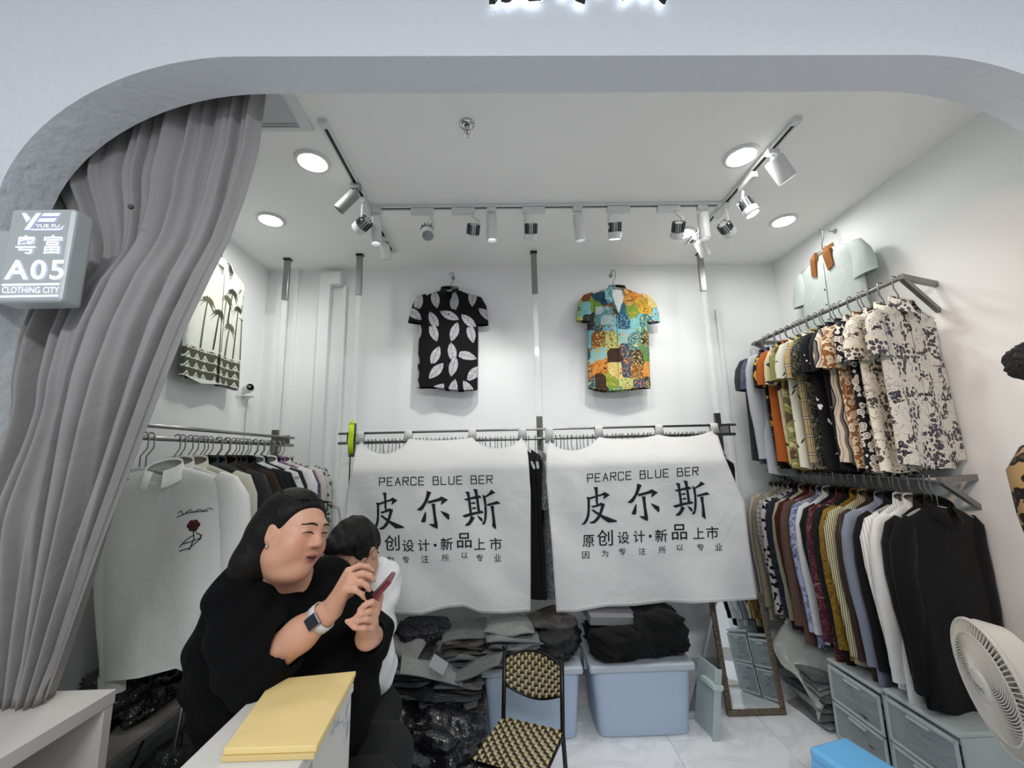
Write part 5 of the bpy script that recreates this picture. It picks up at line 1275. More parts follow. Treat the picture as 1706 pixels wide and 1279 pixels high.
tag(g.build('spiral_grille', FW, t), kind='stuff')
MB().lathe([(0, 0.034), (Rf*0.2, 0.033), (Rf*0.25, 0.028), (Rf*0.25, 0.018)], 32, mf).build('hub_cap', FW, t, smooth=True)
MB().tube([mf @ Vector(p) for p in [(-0.026+0.0065*k, 0.006*math.sin(k*2.2)*(1.4 if k == 0 else 1)-0.001*k, 0.0352) for k in range(9)]], 0.0013, 5).build('script_mark', mat('mark_grey', '#77756f', 0.5), t)
MB().lathe([(Rf*0.99, 0.0), (Rf*1.0, -0.03), (Rf*0.9, -0.085), (Rf*0.55, -0.115), (Rf*0.3, -0.15), (0, -0.155)], 48, mf, cap=False).build('rear_housing', FW, t, smooth=True, angle=40)
for k in range(5):
    a = 2*PI*k/5
    MB().grid(lambda u, v, a=a: mf @ Vector(((0.03+0.105*u)*math.cos(a+0.5*v+0.3*u), (0.03+0.105*u)*math.sin(a+0.5*v+0.3*u), -0.01-0.035*v)), 6, 5).build('blade', mat('blade_grey', '#8d8b86', 0.4), t, smooth=True, solid=0.002)
back = mf @ Vector((0, 0, -0.14))
MB().tube([back, (back.x, back.y, back.z-0.10), (back.x, back.y, 0.03)], 0.014, 12).build('pole', FW, t, smooth=True)
MB().lathe([(0.13, 0), (0.13, 0.012), (0.10, 0.022), (0.02, 0.034), (0.018, 0.05)], 32, Matrix.Translation((back.x, back.y, 0))).build('base', FW, t, smooth=True, angle=40)

# ------------------------------------------------------------------ mannequin at the right edge of the opening
mx, my = 1.415, 0.98
t = thing('mannequin', 'display mannequin in a leopard print top beside the right jamb', 'mannequin', (mx, my, 0))
LEO = leopard('leo_top', '#937a52', '#120d09', '#4a3420', 34, 0.2, 0.5)
def ell(cx, cz, prof):
    mb = MB()
    def fn(u, v):
        i = v*(len(prof)-1); k = int(min(len(prof)-2, math.floor(i))); f = i-k
        z = prof[k][0]+(prof[k+1][0]-prof[k][0])*f; rx = prof[k][1]+(prof[k+1][1]-prof[k][1])*f; ry = prof[k][2]+(prof[k+1][2]-prof[k][2])*f
        a = 2*PI*u; return (cx+rx*math.cos(a), cz+ry*math.sin(a), z)
    return mb.grid(fn, 28, (len(prof)-1)*4+1, closeu=True)
ell(0, 0, [(1.53, 0.05, 0.045), (1.515, 0.10, 0.06), (1.49, 0.15, 0.075), (1.44, 0.175, 0.09), (1.33, 0.16, 0.10), (1.20, 0.16, 0.095), (1.02, 0.185, 0.11), (0.98, 0.19, 0.11)]).build('leopard_top', LEO, t, smooth=True)
for s in (-1, 1):
    MB().tube([(s*0.14, 0, 1.475), (s*0.172, 0.0, 1.43), (s*0.182, -0.01, 1.34), (s*0.178, -0.015, 1.285)], [0.04, 0.046, 0.045, 0.045], 16).build('sleeve', LEO, t, smooth=True)
    MB().tube([(s*0.180, -0.012, 1.30), (s*0.185, -0.02, 1.15), (s*0.185, -0.05, 0.98), (s*0.185, -0.06, 0.86)], [0.034, 0.032, 0.027, 0.03], 14).build('arm', WHITE_PL, t, smooth=True)
MB().tube([(0, 0, 1.50), (0, -0.005, 1.58)], [0.052, 0.045], 16).build('neck', mat('mannequin_grey', '#a5a6a8', 0.4), t, smooth=True)
ell(0, -0.015, [(1.575, 0.02, 0.02), (1.60, 0.065, 0.075), (1.65, 0.088, 0.095), (1.70, 0.092, 0.10)]).build('face', mat('mannequin_grey', '#a5a6a8', 0.4), t, smooth=True)
lump(44, 0.100, 0.110, 0.12, 0.03, 6.0).build('curly_hair', mat('wig_black', '#171615', 0.7, bscale=60, bstr=1.0, bdist=0.02), t, smooth=True).location = (0, -0.005, 1.648)
ell(0, 0, [(0.99, 0.17, 0.105), (0.86, 0.185, 0.115), (0.5, 0.16, 0.11), (0.08, 0.15, 0.11)]).build('white_skirt', solid('skirt_white', '#c9c9c6'), t, smooth=True)
MB().lathe([(0.15, 0), (0.15, 0.012), (0.02, 0.02), (0.014, 0.09)], 32).build('base', CHROME, t, smooth=True)

# ------------------------------------------------------------------ small camera on an acrylic shelf
t = thing('acrylic_shelf', 'tiny clear shelf on the left wall holding the small camera', 'shelf', (XL, 2.99, 1.955))
MB().box(0.001, 0.075, -0.07, 0.07, 0, 0.006).build('plate', ACRYL, t, bevel=0.001); MB().box(0.001, 0.006, -0.07, 0.07, -0.0, 0.04).build('back_plate', ACRYL, t)
t = thing('security_camera', 'small white pan camera with black lens on the clear shelf', 'camera', (XL+0.045, 2.99, 1.961))
MB().lathe([(0.030, 0), (0.032, 0.006), (0.028, 0.014), (0.012, 0.018), (0.010, 0.034)], 24).build('base', WHITE_PL, t, smooth=True)
dm = Vector((0.75, -0.65, 0.1)).normalized().to_track_quat('Z', 'Y').to_matrix().to_4x4(); mm = Matrix.Translation((0, 0, 0.062)) @ dm
MB().lathe([(0, -0.034), (0.02, -0.028), (0.033, -0.008), (0.034, 0.012), (0.029, 0.024), (0.026, 0.026)], 24, mm).build('body', WHITE_PL, t, smooth=True)
MB().lathe([(0, 0.032), (0.014, 0.030), (0.0265, 0.0255)], 24, mm, cap=False).build('lens', mat('lens_black', '#050506', 0.08), t, smooth=True)
MB().tube([(0.0, 0.03, 0.004), (-0.03, 0.045, -0.02), (-0.036, 0.05, -0.12), (-0.040, 0.06, -0.30), (-0.04, 0.06, -0.6)], 0.0022, 6).build('cable', GREY_PL, t, smooth=True)
# ------------------------------------------------------------------ people: bodies grown from smooth distance fields
class Field:
    def __init__(s, lo, hi, h):
        s.lo = np.array(lo, float); s.h = h; s.n = np.ceil((np.array(hi)-s.lo)/h).astype(int)+1; s.D = np.full(s.n, 1.0, np.float32)
    def _box(s, lo, hi):
        a = np.clip(np.floor((np.array(lo)-s.lo)/s.h).astype(int), 0, s.n-1); b = np.clip(np.ceil((np.array(hi)-s.lo)/s.h).astype(int)+1, 1, s.n)
        ax = [s.lo[i]+s.h*np.arange(a[i], b[i]) for i in range(3)]
        X, Y, Z = np.meshgrid(*ax, indexing='ij'); return tuple(slice(a[i], b[i]) for i in range(3)), np.stack([X, Y, Z], -1)
    def _merge(s, sl, d, k, sub=False):
        o = s.D[sl]
        if sub: d = -d; h = np.maximum(k-np.abs(o-d), 0)/k; s.D[sl] = np.maximum(o, d)+h*h*k*0.25
        else: h = np.maximum(k-np.abs(o-d), 0)/k; s.D[sl] = np.minimum(o, d)-h*h*k*0.25
    def cap(s, a, b, ra, rb=None, k=0.02, sub=False):
        a, b = np.array(a, float), np.array(b, float); rb = ra if rb is None else rb; m = max(ra, rb)+k+0.05
        sl, P = s._box(np.minimum(a, b)-m, np.maximum(a, b)+m)
        if min(P.shape) == 0: return s
        ab = b-a; t = np.clip(((P-a)@ab)/max(ab@ab, 1e-9), 0, 1)
        d = np.linalg.norm(P-a-t[..., None]*ab, axis=-1)-(ra+(rb-ra)*t); s._merge(sl, d, k, sub); return s
    def chain(s, pts, rs, k=0.02):
        for p, q, r, r2 in zip(pts[:-1], pts[1:], rs[:-1], rs[1:]): s.cap(p, q, r, r2, k)
        return s
    def ell(s, c, r, R=None, k=0.02, sub=False):
        c = np.array(c, float); r = np.array(r, float); m = r.max()+k+0.05
        sl, P = s._box(c-m, c+m)
        if min(P.shape) == 0: return s
        q = P-c
        if R is not None: q = q@R          # columns of R are the local axes
        k0 = np.linalg.norm(q/r, axis=-1); k1 = np.maximum(np.linalg.norm(q/(r*r), axis=-1), 1e-6)
        d = np.where(k0 < 1e-4, -r.min(), k0*(k0-1)/k1); s._merge(sl, d, k, sub); return s
    def mesh(s):
        D = s.D; n = D.shape; S = D < 0
        c = np.zeros((n[0]-1, n[1]-1, n[2]-1), np.int8); acc = np.zeros(c.shape+(3,), np.float32); cnt = np.zeros(c.shape, np.float32)
        cor = [(i, j, k) for i in (0, 1) for j in (0, 1) for k in (0, 1)]
        def sub(A, o): return A[o[0]:n[0]-1+o[0], o[1]:n[1]-1+o[1], o[2]:n[2]-1+o[2]]
        for a in cor:
            for ax in range(3):
                if a[ax]: continue
                b = list(a); b[ax] = 1; da, db = sub(D, a), sub(D, b); x = (da < 0) != (db < 0)
                t = np.where(x, da/np.where(x, da-db, 1), 0); p = np.zeros(c.shape+(3,), np.float32)
                for i in range(3): p[..., i] = a[i]
                p[..., ax] = t; acc += p*x[..., None]; cnt += x
        act = cnt > 0; idx = -np.ones(c.shape, np.int64); idx[act] = np.arange(act.sum())
        pos = np.stack(np.nonzero(act), -1)+acc[act]/cnt[act][:, None]; V = s.lo+pos*s.h; F = []
        for ax in range(3):
            o = [0, 0, 0]; o[ax] = 1; A = S[tuple(slice(0, n[i]-o[i]) for i in range(3))]; B = S[tuple(slice(o[i], n[i]) for i in range(3))]
            I = np.stack(np.nonzero(A != B), -1); u, v = [(1, 2), (2, 0), (0, 1)][ax]
            ok = np.all([(I[:, i] >= 1) & (I[:, i] < n[i]-1) for i in (u, v)], axis=0); I = I[ok]; fl = A[tuple(I.T)]
            def at(du, dv):
                J = I.copy(); J[:, u] -= du; J[:, v] -= dv; return idx[tuple(J.T)]
            q = np.stack([at(1, 1), at(0, 1), at(0, 0), at(1, 0)], -1); q[~fl] = q[~fl][:, ::-1]; F.append(q)
        F = np.concatenate(F); F = F[(F >= 0).all(1)]
        return V, F
    def build(s, name, m, parent, smooth_it=2, lift=0.0):
        V, F = s.mesh(); me = bpy.data.meshes.new(name); me.from_pydata(V.tolist(), [], F.tolist())
        if smooth_it:
            bm = bmesh.new(); bm.from_mesh(me)
            for _ in range(smooth_it): bmesh.ops.smooth_vert(bm, verts=bm.verts, factor=0.5, use_axis_x=True, use_axis_y=True, use_axis_z=True)
            bm.to_mesh(me); bm.free()
        me.polygons.foreach_set('use_smooth', [True]*len(me.polygons)); me.materials.append(m)
        o = bpy.data.objects.new(name, me); col.objects.link(o)
        if parent is not None: o.parent = parent
        return o
class Frame:
    """local head frame: x = subject's left, y = forward, z = up"""
    def __init__(s, c, yaw, pitch, roll, sc=1.0):
        s.s = sc
        f = np.array([math.cos(yaw)*math.cos(pitch), math.sin(yaw)*math.cos(pitch), math.sin(pitch)])
        l = np.cross([0, 0, 1], f); l /= np.linalg.norm(l); u = np.cross(f, l)
        l, u = l*math.cos(roll)+u*math.sin(roll), u*math.cos(roll)-l*math.sin(roll)
        s.R = np.stack([l, f, u], 1); s.c = np.array(c, float)
    def __call__(s, x, y, z): return s.c+s.R@np.array([x, y, z])*s.s
    def inv(s, P): return (P-s.c)@s.R/s.s
def head(F, H, fat=1.0, k=0.02):
    R = H.R; E = lambda c, r, kk=k, sub=False: F.ell(H(*c), np.array(r)*H.s, R, kk*H.s, sub)
    E((0, -0.012, 0.035), (0.078, 0.097, 0.086)); E((0, 0.022, -0.030), (0.068*fat, 0.072, 0.086), 0.03)
    for sx in (-1, 1):
        E((sx*0.040, 0.050, -0.036), (0.034*fat, 0.032, 0.034), 0.03)
        E((sx*0.046*fat, 0.012, -0.070), (0.030*fat, 0.040, 0.030), 0.03)
    E((0, 0.064, -0.094), (0.027, 0.022, 0.019), 0.03); E((0, 0.026, -0.112), (0.050*fat, 0.050, 0.028), 0.03)
    E((0, 0.082, 0.030), (0.048, 0.014, 0.020), 0.02)
    for sx in (-1, 1): E((sx*0.033, 0.108, 0.010), (0.018, 0.018, 0.012), 0.014, True)
    for sx in (-1, 1): E((sx*0.032, 0.080, 0.009), (0.019, 0.013, 0.011), 0.006)
    F.cap(H(0, 0.088, 0.016), H(0, 0.107, -0.020), 0.0085*H.s, 0.0125*H.s, 0.012)
    for sx in (-1, 1): E((sx*0.014, 0.097, -0.025), (0.010, 0.012, 0.008), 0.008)
    E((0, 0.086, -0.056), (0.025, 0.016, 0.0065), 0.008); E((0, 0.085, -0.068), (0.021, 0.015, 0.0065), 0.008)
    F.cap(H(-0.019, 0.100, -0.0615), H(0.019, 0.100, -0.0615), 0.0028, 0.0028, 0.003, True)
    for sx in (-1, 1):
        E((sx*0.079*(0.5+0.5*fat), -0.004, -0.006), (0.010, 0.020, 0.031), 0.008); E((sx*0.090*(0.5+0.5*fat), 0.002, -0.004), (0.006, 0.011, 0.018), 0.006, True)
def skin_mat(name, base, blush, lip):
    m, nt, b = new_mat(name); b.inputs['Roughness'].default_value = 0.48
    try: b.inputs['Subsurface Weight'].default_value = 0.08; b.inputs['Subsurface Radius'].default_value = (0.012, 0.005, 0.003)
    except Exception: pass
    a = nt.nodes.new('ShaderNodeVertexColor'); a.layer_name = 'tint'
    r, g, bl = sep(nt, a.outputs['Color'])
    c = mixc(nt, r, base, lip); c = mixc(nt, bl, c, blush); c = mixc(nt, g, c, '#1a120f')
    nt.links.new(c, b.inputs['Base Color']); bump(nt, b, noise(nt, coords(nt), 180, 3), 0.06, 0.002); return m
def tint(o, H, brow=1.0, eye=1.0, mouth=True):
    """r = lips, g = dark lines (brows, lashes), b = cheeks: the face's own colours"""
    me = o.data; n = len(me.vertices); P = np.empty(n*3); me.vertices.foreach_get('co', P); L = H.inv(P.reshape(-1, 3)); x, y, z = np.abs(L[:, 0]), L[:, 1], L[:, 2]; y = np.where(np.linalg.norm(L, axis=1) < 0.15, y, -1.0)
    face = (y > 0.04)
    lip = np.exp(-(((x/0.024)**2+((z+0.062)/0.012)**2)**2))*(y > 0.07)*mouth
    gap = np.exp(-((z+0.0615)/0.0032)**2)*(x < 0.020)*(y > 0.07)*mouth*0.9  # shade between the parted lips, painted into the skin colour
    bz = 0.030+0.004*np.sin((x-0.012)/0.036*PI); br = np.exp(-((z-bz)/0.0042)**2)*(x > 0.011)*(x < 0.052)*face*brow*1.0
    ez = 0.0075+0.005*np.sin(np.clip((x-0.014)/0.036, 0, 1)*PI); ey = np.exp(-((z-ez)/0.0034)**2)*(x > 0.013)*(x < 0.051)*(y > 0.05)*eye*0.95
    ch = np.exp(-(((x-0.044)/0.022)**2+((z+0.026)/0.024)**2))*face*0.5 + np.exp(-((x/0.014)**2+((z+0.02)/0.014)**2))*(y > 0.09)*0.45
    nost = np.exp(-(((x-0.009)/0.004)**2+((z+0.0335)/0.003)**2))*(y > 0.09)*0.8  # nostril hollows: painted shade, no opening in the mesh
    c = np.stack([np.clip(lip, 0, 1), np.clip(np.maximum.reduce([br, ey, gap, nost]), 0, 1), np.clip(ch, 0, 1), np.ones(n)], 1)
    a = me.color_attributes.new('tint', 'FLOAT_COLOR', 'POINT'); a.data.foreach_set('color', c.ravel().astype(np.float32))
def W3(px, py, Y): return ony(px, py, Y)
def strands(name, m, parent, paths, r=0.0018):
    mb = MB()
    for p in paths: mb.tube(p, [r*1.2, r, r*0.7, r*0.25][:len(p)], 5)
    return tag(mb.build(name, m, parent, smooth=True), kind='stuff')
def hair_mat(name, c):
    m, nt, b = new_mat(name); co = coords(nt); b.inputs['Roughness'].default_value = 0.5; b.inputs['Base Color'].default_value = rgb(c); b.inputs['Specular IOR Level'].default_value = 0.22
    mp = nt.nodes.new('ShaderNodeMapping'); nt.links.new(co, mp.inputs[0]); mp.inputs['Scale'].default_value = (160, 160, 12)
    bump(nt, b, noise(nt, mp.outputs[0], 1.0, 4), 0.7, 0.006); return m
HAIR = hair_mat('hair_black', '#080605')

# ---- the woman behind the counter
woman = thing('person', 'person in a loose black top looking at a phone behind the counter', 'person', (-0.70, 1.46, 0))
WI = Matrix.Translation((0.70, -1.46, 0))
def own(o, parent): o.data.transform(Matrix.Translation((-parent.location.x, -parent.location.y, -parent.location.z))); return o
HC = W3(490, 886, 1.30); HD = Frame(HC, math.radians(-22), math.radians(-5), math.radians(-11), 0.93)
SR, SL = W3(402, 990, 1.28), W3(548, 968, 1.56); EL = W3(436, 1108, 1.205); WR = W3(553, 1014, 1.19)
F = Field((-1.02, 0.98, 0.60), (-0.22, 1.75, 1.47), 0.0042)
head(F, HD, 1.10)
NB = (SR+SL)/2+np.array([-0.015, 0, 0.01])
F.cap(HD(0, -0.020, -0.075), NB, 0.062, 0.072, 0.04)
F.cap(SR, SL, 0.06, 0.06, 0.05); F.ell((-0.70, 1.44, 0.90), (0.19, 0.16, 0.22), k=0.06)
F.chain([SR, EL], [0.06, 0.047], 0.03); F.chain([EL, EL*0.45+WR*0.55, WR], [0.046, 0.040, 0.029], 0.02)
# right hand: back of the hand to the viewer, fingers curled towards the phone
K = [W3(580, 951, 1.175), W3(584, 961, 1.158), W3(582, 972, 1.148), W3(576, 982, 1.145)]
for k_ in K: F.cap(WR*0.75+k_*0.25, k_, 0.019, 0.0105, 0.012)
for pts, r in (([K[0], W3(598, 942, 1.18), W3(612, 944, 1.19), W3(621, 951, 1.20)], 0.0082), ([K[1], W3(603, 955, 1.155), W3(616, 959, 1.165), W3(623, 966, 1.175)], 0.0085), ([K[2], W3(600, 969, 1.142), W3(611, 975, 1.15), W3(616, 983, 1.16)], 0.0082), ([K[3], W3(592, 983, 1.138), W3(602, 989, 1.146), W3(606, 996, 1.156)], 0.0075)):
    F.chain(pts, [r*1.10, r, r*0.95, r*0.8], 0.003)
F.chain([W3(566, 998, 1.20), W3(583, 985, 1.215), W3(600, 972, 1.21), W3(611, 966, 1.20)], [0.016, 0.0125, 0.0105, 0.009], 0.008)
# left arm and the hand that holds the phone
LE_, LW = W3(622, 1056, 1.46), W3(612, 1062, 1.265)
F.chain([SL, LE_], [0.058, 0.047], 0.03); F.chain([LE_, LW], [0.042, 0.029], 0.02)
PALM = W3(612, 1040, 1.235); F.cap(LW, PALM, 0.026, 0.030, 0.02)
for a_, b_, c_, d_, r in (((629, 1008), (620, 1002), (607, 1008), (599, 1015), 0.0082), ((627, 1021), (614, 1017), (600, 1022), (592, 1028), 0.0082), ((624, 1034), (610, 1031), (595, 1033), (584, 1033), 0.008), ((620, 1046), (606, 1046), (591, 1045), (577, 1034), 0.0075)):
    F.chain([PALM*0.5+W3(*a_, 1.21)*0.5, W3(*a_, 1.195), W3(*b_, 1.162), W3(*c_, 1.150), W3(*d_, 1.152)], [0.013, r*1.15, r, r*0.95, r*0.8], 0.003)
F.chain([PALM, W3(628, 1012, 1.275), W3(634, 992, 1.272)], [0.018, 0.012, 0.010], 0.008)
SKIN = skin_mat('skin_woman', '#c8967c', '#bd6f5e', '#9c4a48')
o = own(F.build('body', SKIN, woman, 2), woman); HDl = Frame(HC-np.array(woman.location), 0, 0, 0); HDl.R = HD.R; HDl.s = HD.s; tint(o, HDl, brow=0, eye=0)
# brows, lash lines laid on the face
from mathutils.bvhtree import BVHTree
def on_face(o, H, x, z, lift=0.0006):
    if o.name not in on_face.cache:
        b_ = bmesh.new(); b_.from_mesh(o.data); on_face.cache[o.name] = BVHTree.FromBMesh(b_); b_.free()
    bv = on_face.cache[o.name]
    a = Vector(H(x, 0.2, z)); d = Vector(H(x, 0.0, z))-a; h = bv.ray_cast(a, d.normalized())[0]
    return h-d.normalized()*lift if h is not None else Vector(H(x, 0.09, z))
on_face.cache = {}
DARKH = mat('brow_dark', '#17100d', 0.8)
def face_lines(o, H, par, squint=0.0045):
    for sx in (-1, 1):
        pts = [on_face(o, H, sx*(0.013+0.038*k/8), 0.031+0.0055*math.sin(PI*min(1, k/8*0.9+0.05))-0.002*k/8) for k in range(9)]
        MB().tube(pts, [0.0016+0.0014*math.sin(PI*(0.15+0.8*k/8)) for k in range(9)], 6).build('eyebrow', DARKH, par, smooth=True)
        pts = [on_face(o, H, sx*(0.016+0.033*k/8), 0.0065+squint*math.sin(PI*k/8)) for k in range(9)]
        MB().tube(pts, [0.0006+0.0016*math.sin(PI*(0.1+0.85*k/8)) for k in range(9)], 6).build('eye_line', DARKH, par, smooth=True)
face_lines(o, HDl, woman)
MB().tube([on_face(o, HDl, -0.020+0.040*k/8, -0.0605-0.004*math.sin(PI*k/8)+0.004*abs(k-4)/4) for k in range(9)], [0.0004+0.0016*math.sin(PI*k/8) for k in range(9)], 6).build('mouth_line', mat('mouth_dark', '#3a1414', 0.6), woman, smooth=True)
# earring
own(MB().lathe([(0, 0.006), (0.004, 0.003), (0.005, 0), (0.003, -0.005), (0, -0.006)], 10, Matrix.Translation(HD(-0.088, 0.002, -0.042))).build('earring', mat('earring_metal', '#c9c6bd', 0.15, 1.0), woman, smooth=True), woman)
# hair
F = Field((-1.0, 1.0, 0.98), (-0.40, 1.62, 1.47), 0.0045)
E = lambda c, r, k=0.02, sub=False: F.ell(HD(*c), np.array(r)*HD.s, HD.R, k, sub)
E((0, -0.020, 0.042), (0.090, 0.105, 0.094)); E((0, -0.075, -0.03), (0.082, 0.055, 0.10), 0.05)
F.chain([HD(0.02, -0.085, -0.04), HD(0.0, -0.105, -0.12), HD(-0.01, -0.125, -0.18)], [0.072, 0.062, 0.042], 0.05)
F.chain([HD(-0.055, -0.055, -0.02), HD(-0.065, -0.07, -0.10), HD(-0.07, -0.09, -0.17)], [0.042, 0.038, 0.026], 0.04)
F.chain([HD(0.06, -0.03, -0.02), HD(0.07, -0.03, -0.09)], [0.03, 0.026], 0.03)
E((0.0, 0.110, -0.040), (0.104, 0.082, 0.128), 0.010, True); E((-0.03, 0.085, 0.0), (0.07, 0.06, 0.075), 0.02, True)
E((-0.085, 0.026, -0.052), (0.034, 0.030, 0.040), 0.010, True)
hr = own(F.build('hair', HAIR, woman, 2), woman)
rd = random.Random(8); ps = []
for k in range(26):
    a = rd.uniform(-0.06, 0.06); p = HD(a, 0.02+rd.uniform(-0.02, 0.02), 0.128-abs(a)*0.6); q = HD(a*1.3+rd.uniform(-0.01, 0.01), -0.06, 0.122); ps.append([tuple(HD(a, 0.06, 0.103)), tuple(p), tuple(q)])
for k in range(16):
    x = rd.uniform(-0.09, 0.02); ps.append([tuple(HD(x, -0.09, -0.10)), tuple(HD(x-0.005, -0.115, -0.17)), tuple(HD(x-0.01+rd.uniform(-0.02, 0.02), -0.13, -0.215)), tuple(HD(x-0.015+rd.uniform(-0.03, 0.02), -0.14, -0.245))])
o = strands('hair_strands', HAIR, woman, ps, 0.0012); own(o, woman)
o = strands('flyaway_hair', HAIR, woman, [[tuple(HD(0.055, 0.05, 0.095)), tuple(HD(0.085, 0.075, 0.080+0.004*k)), tuple(HD(0.098+0.003*k, 0.078, 0.05)), tuple(HD(0.102+0.004*k, 0.07, 0.02))] for k in range(4)], 0.0005); own(o, woman)
# loose black top
F = Field((-1.08, 1.0, 0.50), (-0.25, 1.85, 1.25), 0.0055)
BLK = mat('black_top', '#070708', 0.95, nscale=160, namt=0.35, bscale=26, bstr=0.6, bdist=0.02); BLK.node_tree.nodes['Principled BSDF'].inputs['Specular IOR Level'].default_value = 0.15
F.cap(SR+np.array([0.0, 0, -0.005]), SL, 0.072, 0.066, 0.05); F.ell((-0.71, 1.46, 0.90), (0.225, 0.185, 0.26), k=0.08); F.ell((-0.60, 1.46, 0.80), (0.20, 0.19, 0.20), k=0.08)
F.ell((-0.80, 1.38, 0.93), (0.14, 0.13, 0.20), k=0.06); F.ell((-0.70, 1.47, 0.66), (0.235, 0.20, 0.22), k=0.06)
S2 = EL*0.80+WR*0.20
F.chain([SR, SR*0.4+EL*0.6+np.array([-0.012, 0, -0.012]), EL+np.array([-0.012, 0.0, -0.010]), S2], [0.085, 0.088, 0.078, 0.062], 0.04)
F.chain([SL, SL*0.4+LE_*0.6, LE_, LE_*0.45+LW*0.55], [0.07, 0.065, 0.056, 0.046], 0.04)
rdn = np.random.RandomState(4)
sl, P = F._box(F.lo, F.lo+F.h*(F.n-1)); F.D += (0.006*np.sin(38*P[..., 0]+22*P[..., 2])*np.sin(17*P[..., 1]+9*P[..., 2])+0.005*np.sin(60*P[..., 2]-34*P[..., 0]+4*np.sin(9*P[..., 0]+7*P[..., 1]))).astype(np.float32)
F.cap(EL*0.76+WR*0.24, EL*0.45+WR*0.55, 0.050, 0.050, 0.004, True); F.cap(LE_*0.40+LW*0.60, LW, 0.042, 0.042, 0.004, True)
F.cap(NB+np.array([0.02, -0.02, 0.03]), NB+np.array([0.03, -0.02, 0.2]), 0.068, 0.09, 0.012, True)
own(F.build('black_top', BLK, woman, 2), woman)
# trousers, sitting
F = Field((-1.05, 1.15, 0.0), (-0.2, 1.85, 0.72), 0.009)
F.ell((-0.72, 1.48, 0.60), (0.20, 0.20, 0.13), k=0.05)
for y in (1.38, 1.55): F.chain([(-0.70, y, 0.58), (-0.40, y, 0.56), (-0.40, y, 0.30), (-0.42, y, 0.05)], [0.095, 0.078, 0.065, 0.055], 0.04); F.cap((-0.40, y, 0.040), (-0.28, y, 0.035), 0.036, 0.032, 0.02)
own(F.build('trousers', mat('black_trousers', '#0a0a0c', 0.85), woman, 1), woman)
t = thing('bar_stool', 'black round stool under the person in the black top', 'stool', (-0.74, 1.48, 0))
MB().lathe([(0, 0.455), (0.15, 0.455), (0.16, 0.44), (0.15, 0.41), (0, 0.41)], 28).build('seat', BLACK_PL, t, smooth=True, angle=40)
for k in range(4): a = PI/4+k*PI/2; MB().tube([(0.10*math.cos(a), 0.10*math.sin(a), 0.41), (0.15*math.cos(a), 0.15*math.sin(a), 0)], 0.011, 8).build('leg', BLKM, t, smooth=True)
# watch on the right wrist
wa = EL*0.16+WR*0.84; ax_ = Vector(WR-EL).normalized(); out = Vector(-np.array(CC*0)+np.array([0.30, -0.86, 0.40])); out = (out-ax_*out.dot(ax_)).normalized(); sd = ax_.cross(out)
WM = Matrix(((ax_.x, sd.x, out.x, wa[0]), (ax_.y, sd.y, out.y, wa[1]), (ax_.z, sd.z, out.z, wa[2]), (0, 0, 0, 1)))
t = thing('smartwatch', 'square smartwatch with white strap on the wrist of the person in black', 'watch'); t.matrix_world = WM
MB().box(-0.018, 0.018, -0.0165, 0.0165, 0.031, 0.042).build('case', mat('watch_case', '#8d8f92', 0.25, 0.8), t, bevel=0.005, segs=3)
MB().box(-0.0155, 0.0155, -0.014, 0.014, 0.0415, 0.0428).build('screen', mat('watch_screen', '#101722', 0.1), t, bevel=0.0005)
MB().tube([(0, 0.0355*math.cos(a), 0.0345*math.sin(a)) for a in [2*PI*k/28 for k in range(28)]], 0.0024, 6, closed=True).build('strap_edge', mat('watch_strap', '#c9c6c0', 0.5), t)
MB().grid(lambda u, v: (-0.0115+0.023*v, 0.0362*math.cos(2*PI*u), 0.0352*math.sin(2*PI*u)), 32, 3, closeu=True).build('strap', mat('watch_strap', '#c9c6c0', 0.5), t, smooth=True, solid=0.002)
# phone
pa, pb = Vector(W3(590, 1033, 1.205)), Vector(W3(654, 960, 1.205)); pu = (pb-pa).normalized(); vw = Vector(((pa+pb)/2)-Vector((0, 0, CAM_H))).normalized()
pw = (vw+Vector((0.10, 0.0, 0.24))); pw = (pw-pu*pw.dot(pu)).normalized(); pn = pu.cross(pw); c = (pa+pb)/2
t = thing('phone', 'smartphone in a dark red case held by the person in black', 'phone'); t.matrix_world = Matrix(((pu.x, pw.x, pn.x, c.x), (pu.y, pw.y, pn.y, c.y), (pu.z, pw.z, pn.z, c.z), (0, 0, 0, 1)))
hl = (pb-pa).length/2
MB().box(-hl, hl, -0.037, 0.037, -0.006, 0.006).build('case', mat('phone_case', '#6a1c28', 0.25, nscale=30, namt=0.4), t, bevel=0.005, segs=3)
MB().box(-hl+0.004, hl-0.004, -0.034, 0.034, 0.0058, 0.0068).build('screen', mat('phone_screen', '#0c0d10', 0.08), t)

# ---- the man behind her
man = thing('person', 'person with glasses in a white T-shirt bending down behind', 'person', (-0.64, 1.92, 0))
MC = W3(592, 921, 1.80); MH = Frame(MC, math.radians(-100), math.radians(-38), math.radians(4))
F = Field((-1.0, 1.45, 0.35), (-0.30, 2.2, 1.32), 0.005)
head(F, MH, 0.95)
ML, MR_ = np.array([-0.535, 1.93, 0.99]), np.array([-0.86, 1.95, 0.99])
NBm = (ML+MR_)/2+np.array([0.02, -0.02, 0.03])
F.cap(MH(0, -0.03, -0.08), NBm, 0.050, 0.055, 0.03); F.cap(ML, MR_, 0.06, 0.06, 0.04); F.ell((-0.68, 1.97, 0.80), (0.17, 0.12, 0.24), k=0.05)
ME, MW = W3(618, 1096, 1.83), W3(588, 1082, 1.75)
F.chain([ML, ME], [0.052, 0.042], 0.02); F.chain([ME, MW], [0.040, 0.028], 0.02); F.cap(MW, MW+np.array([-0.05, -0.03, 0.02]), 0.03, 0.024, 0.02)
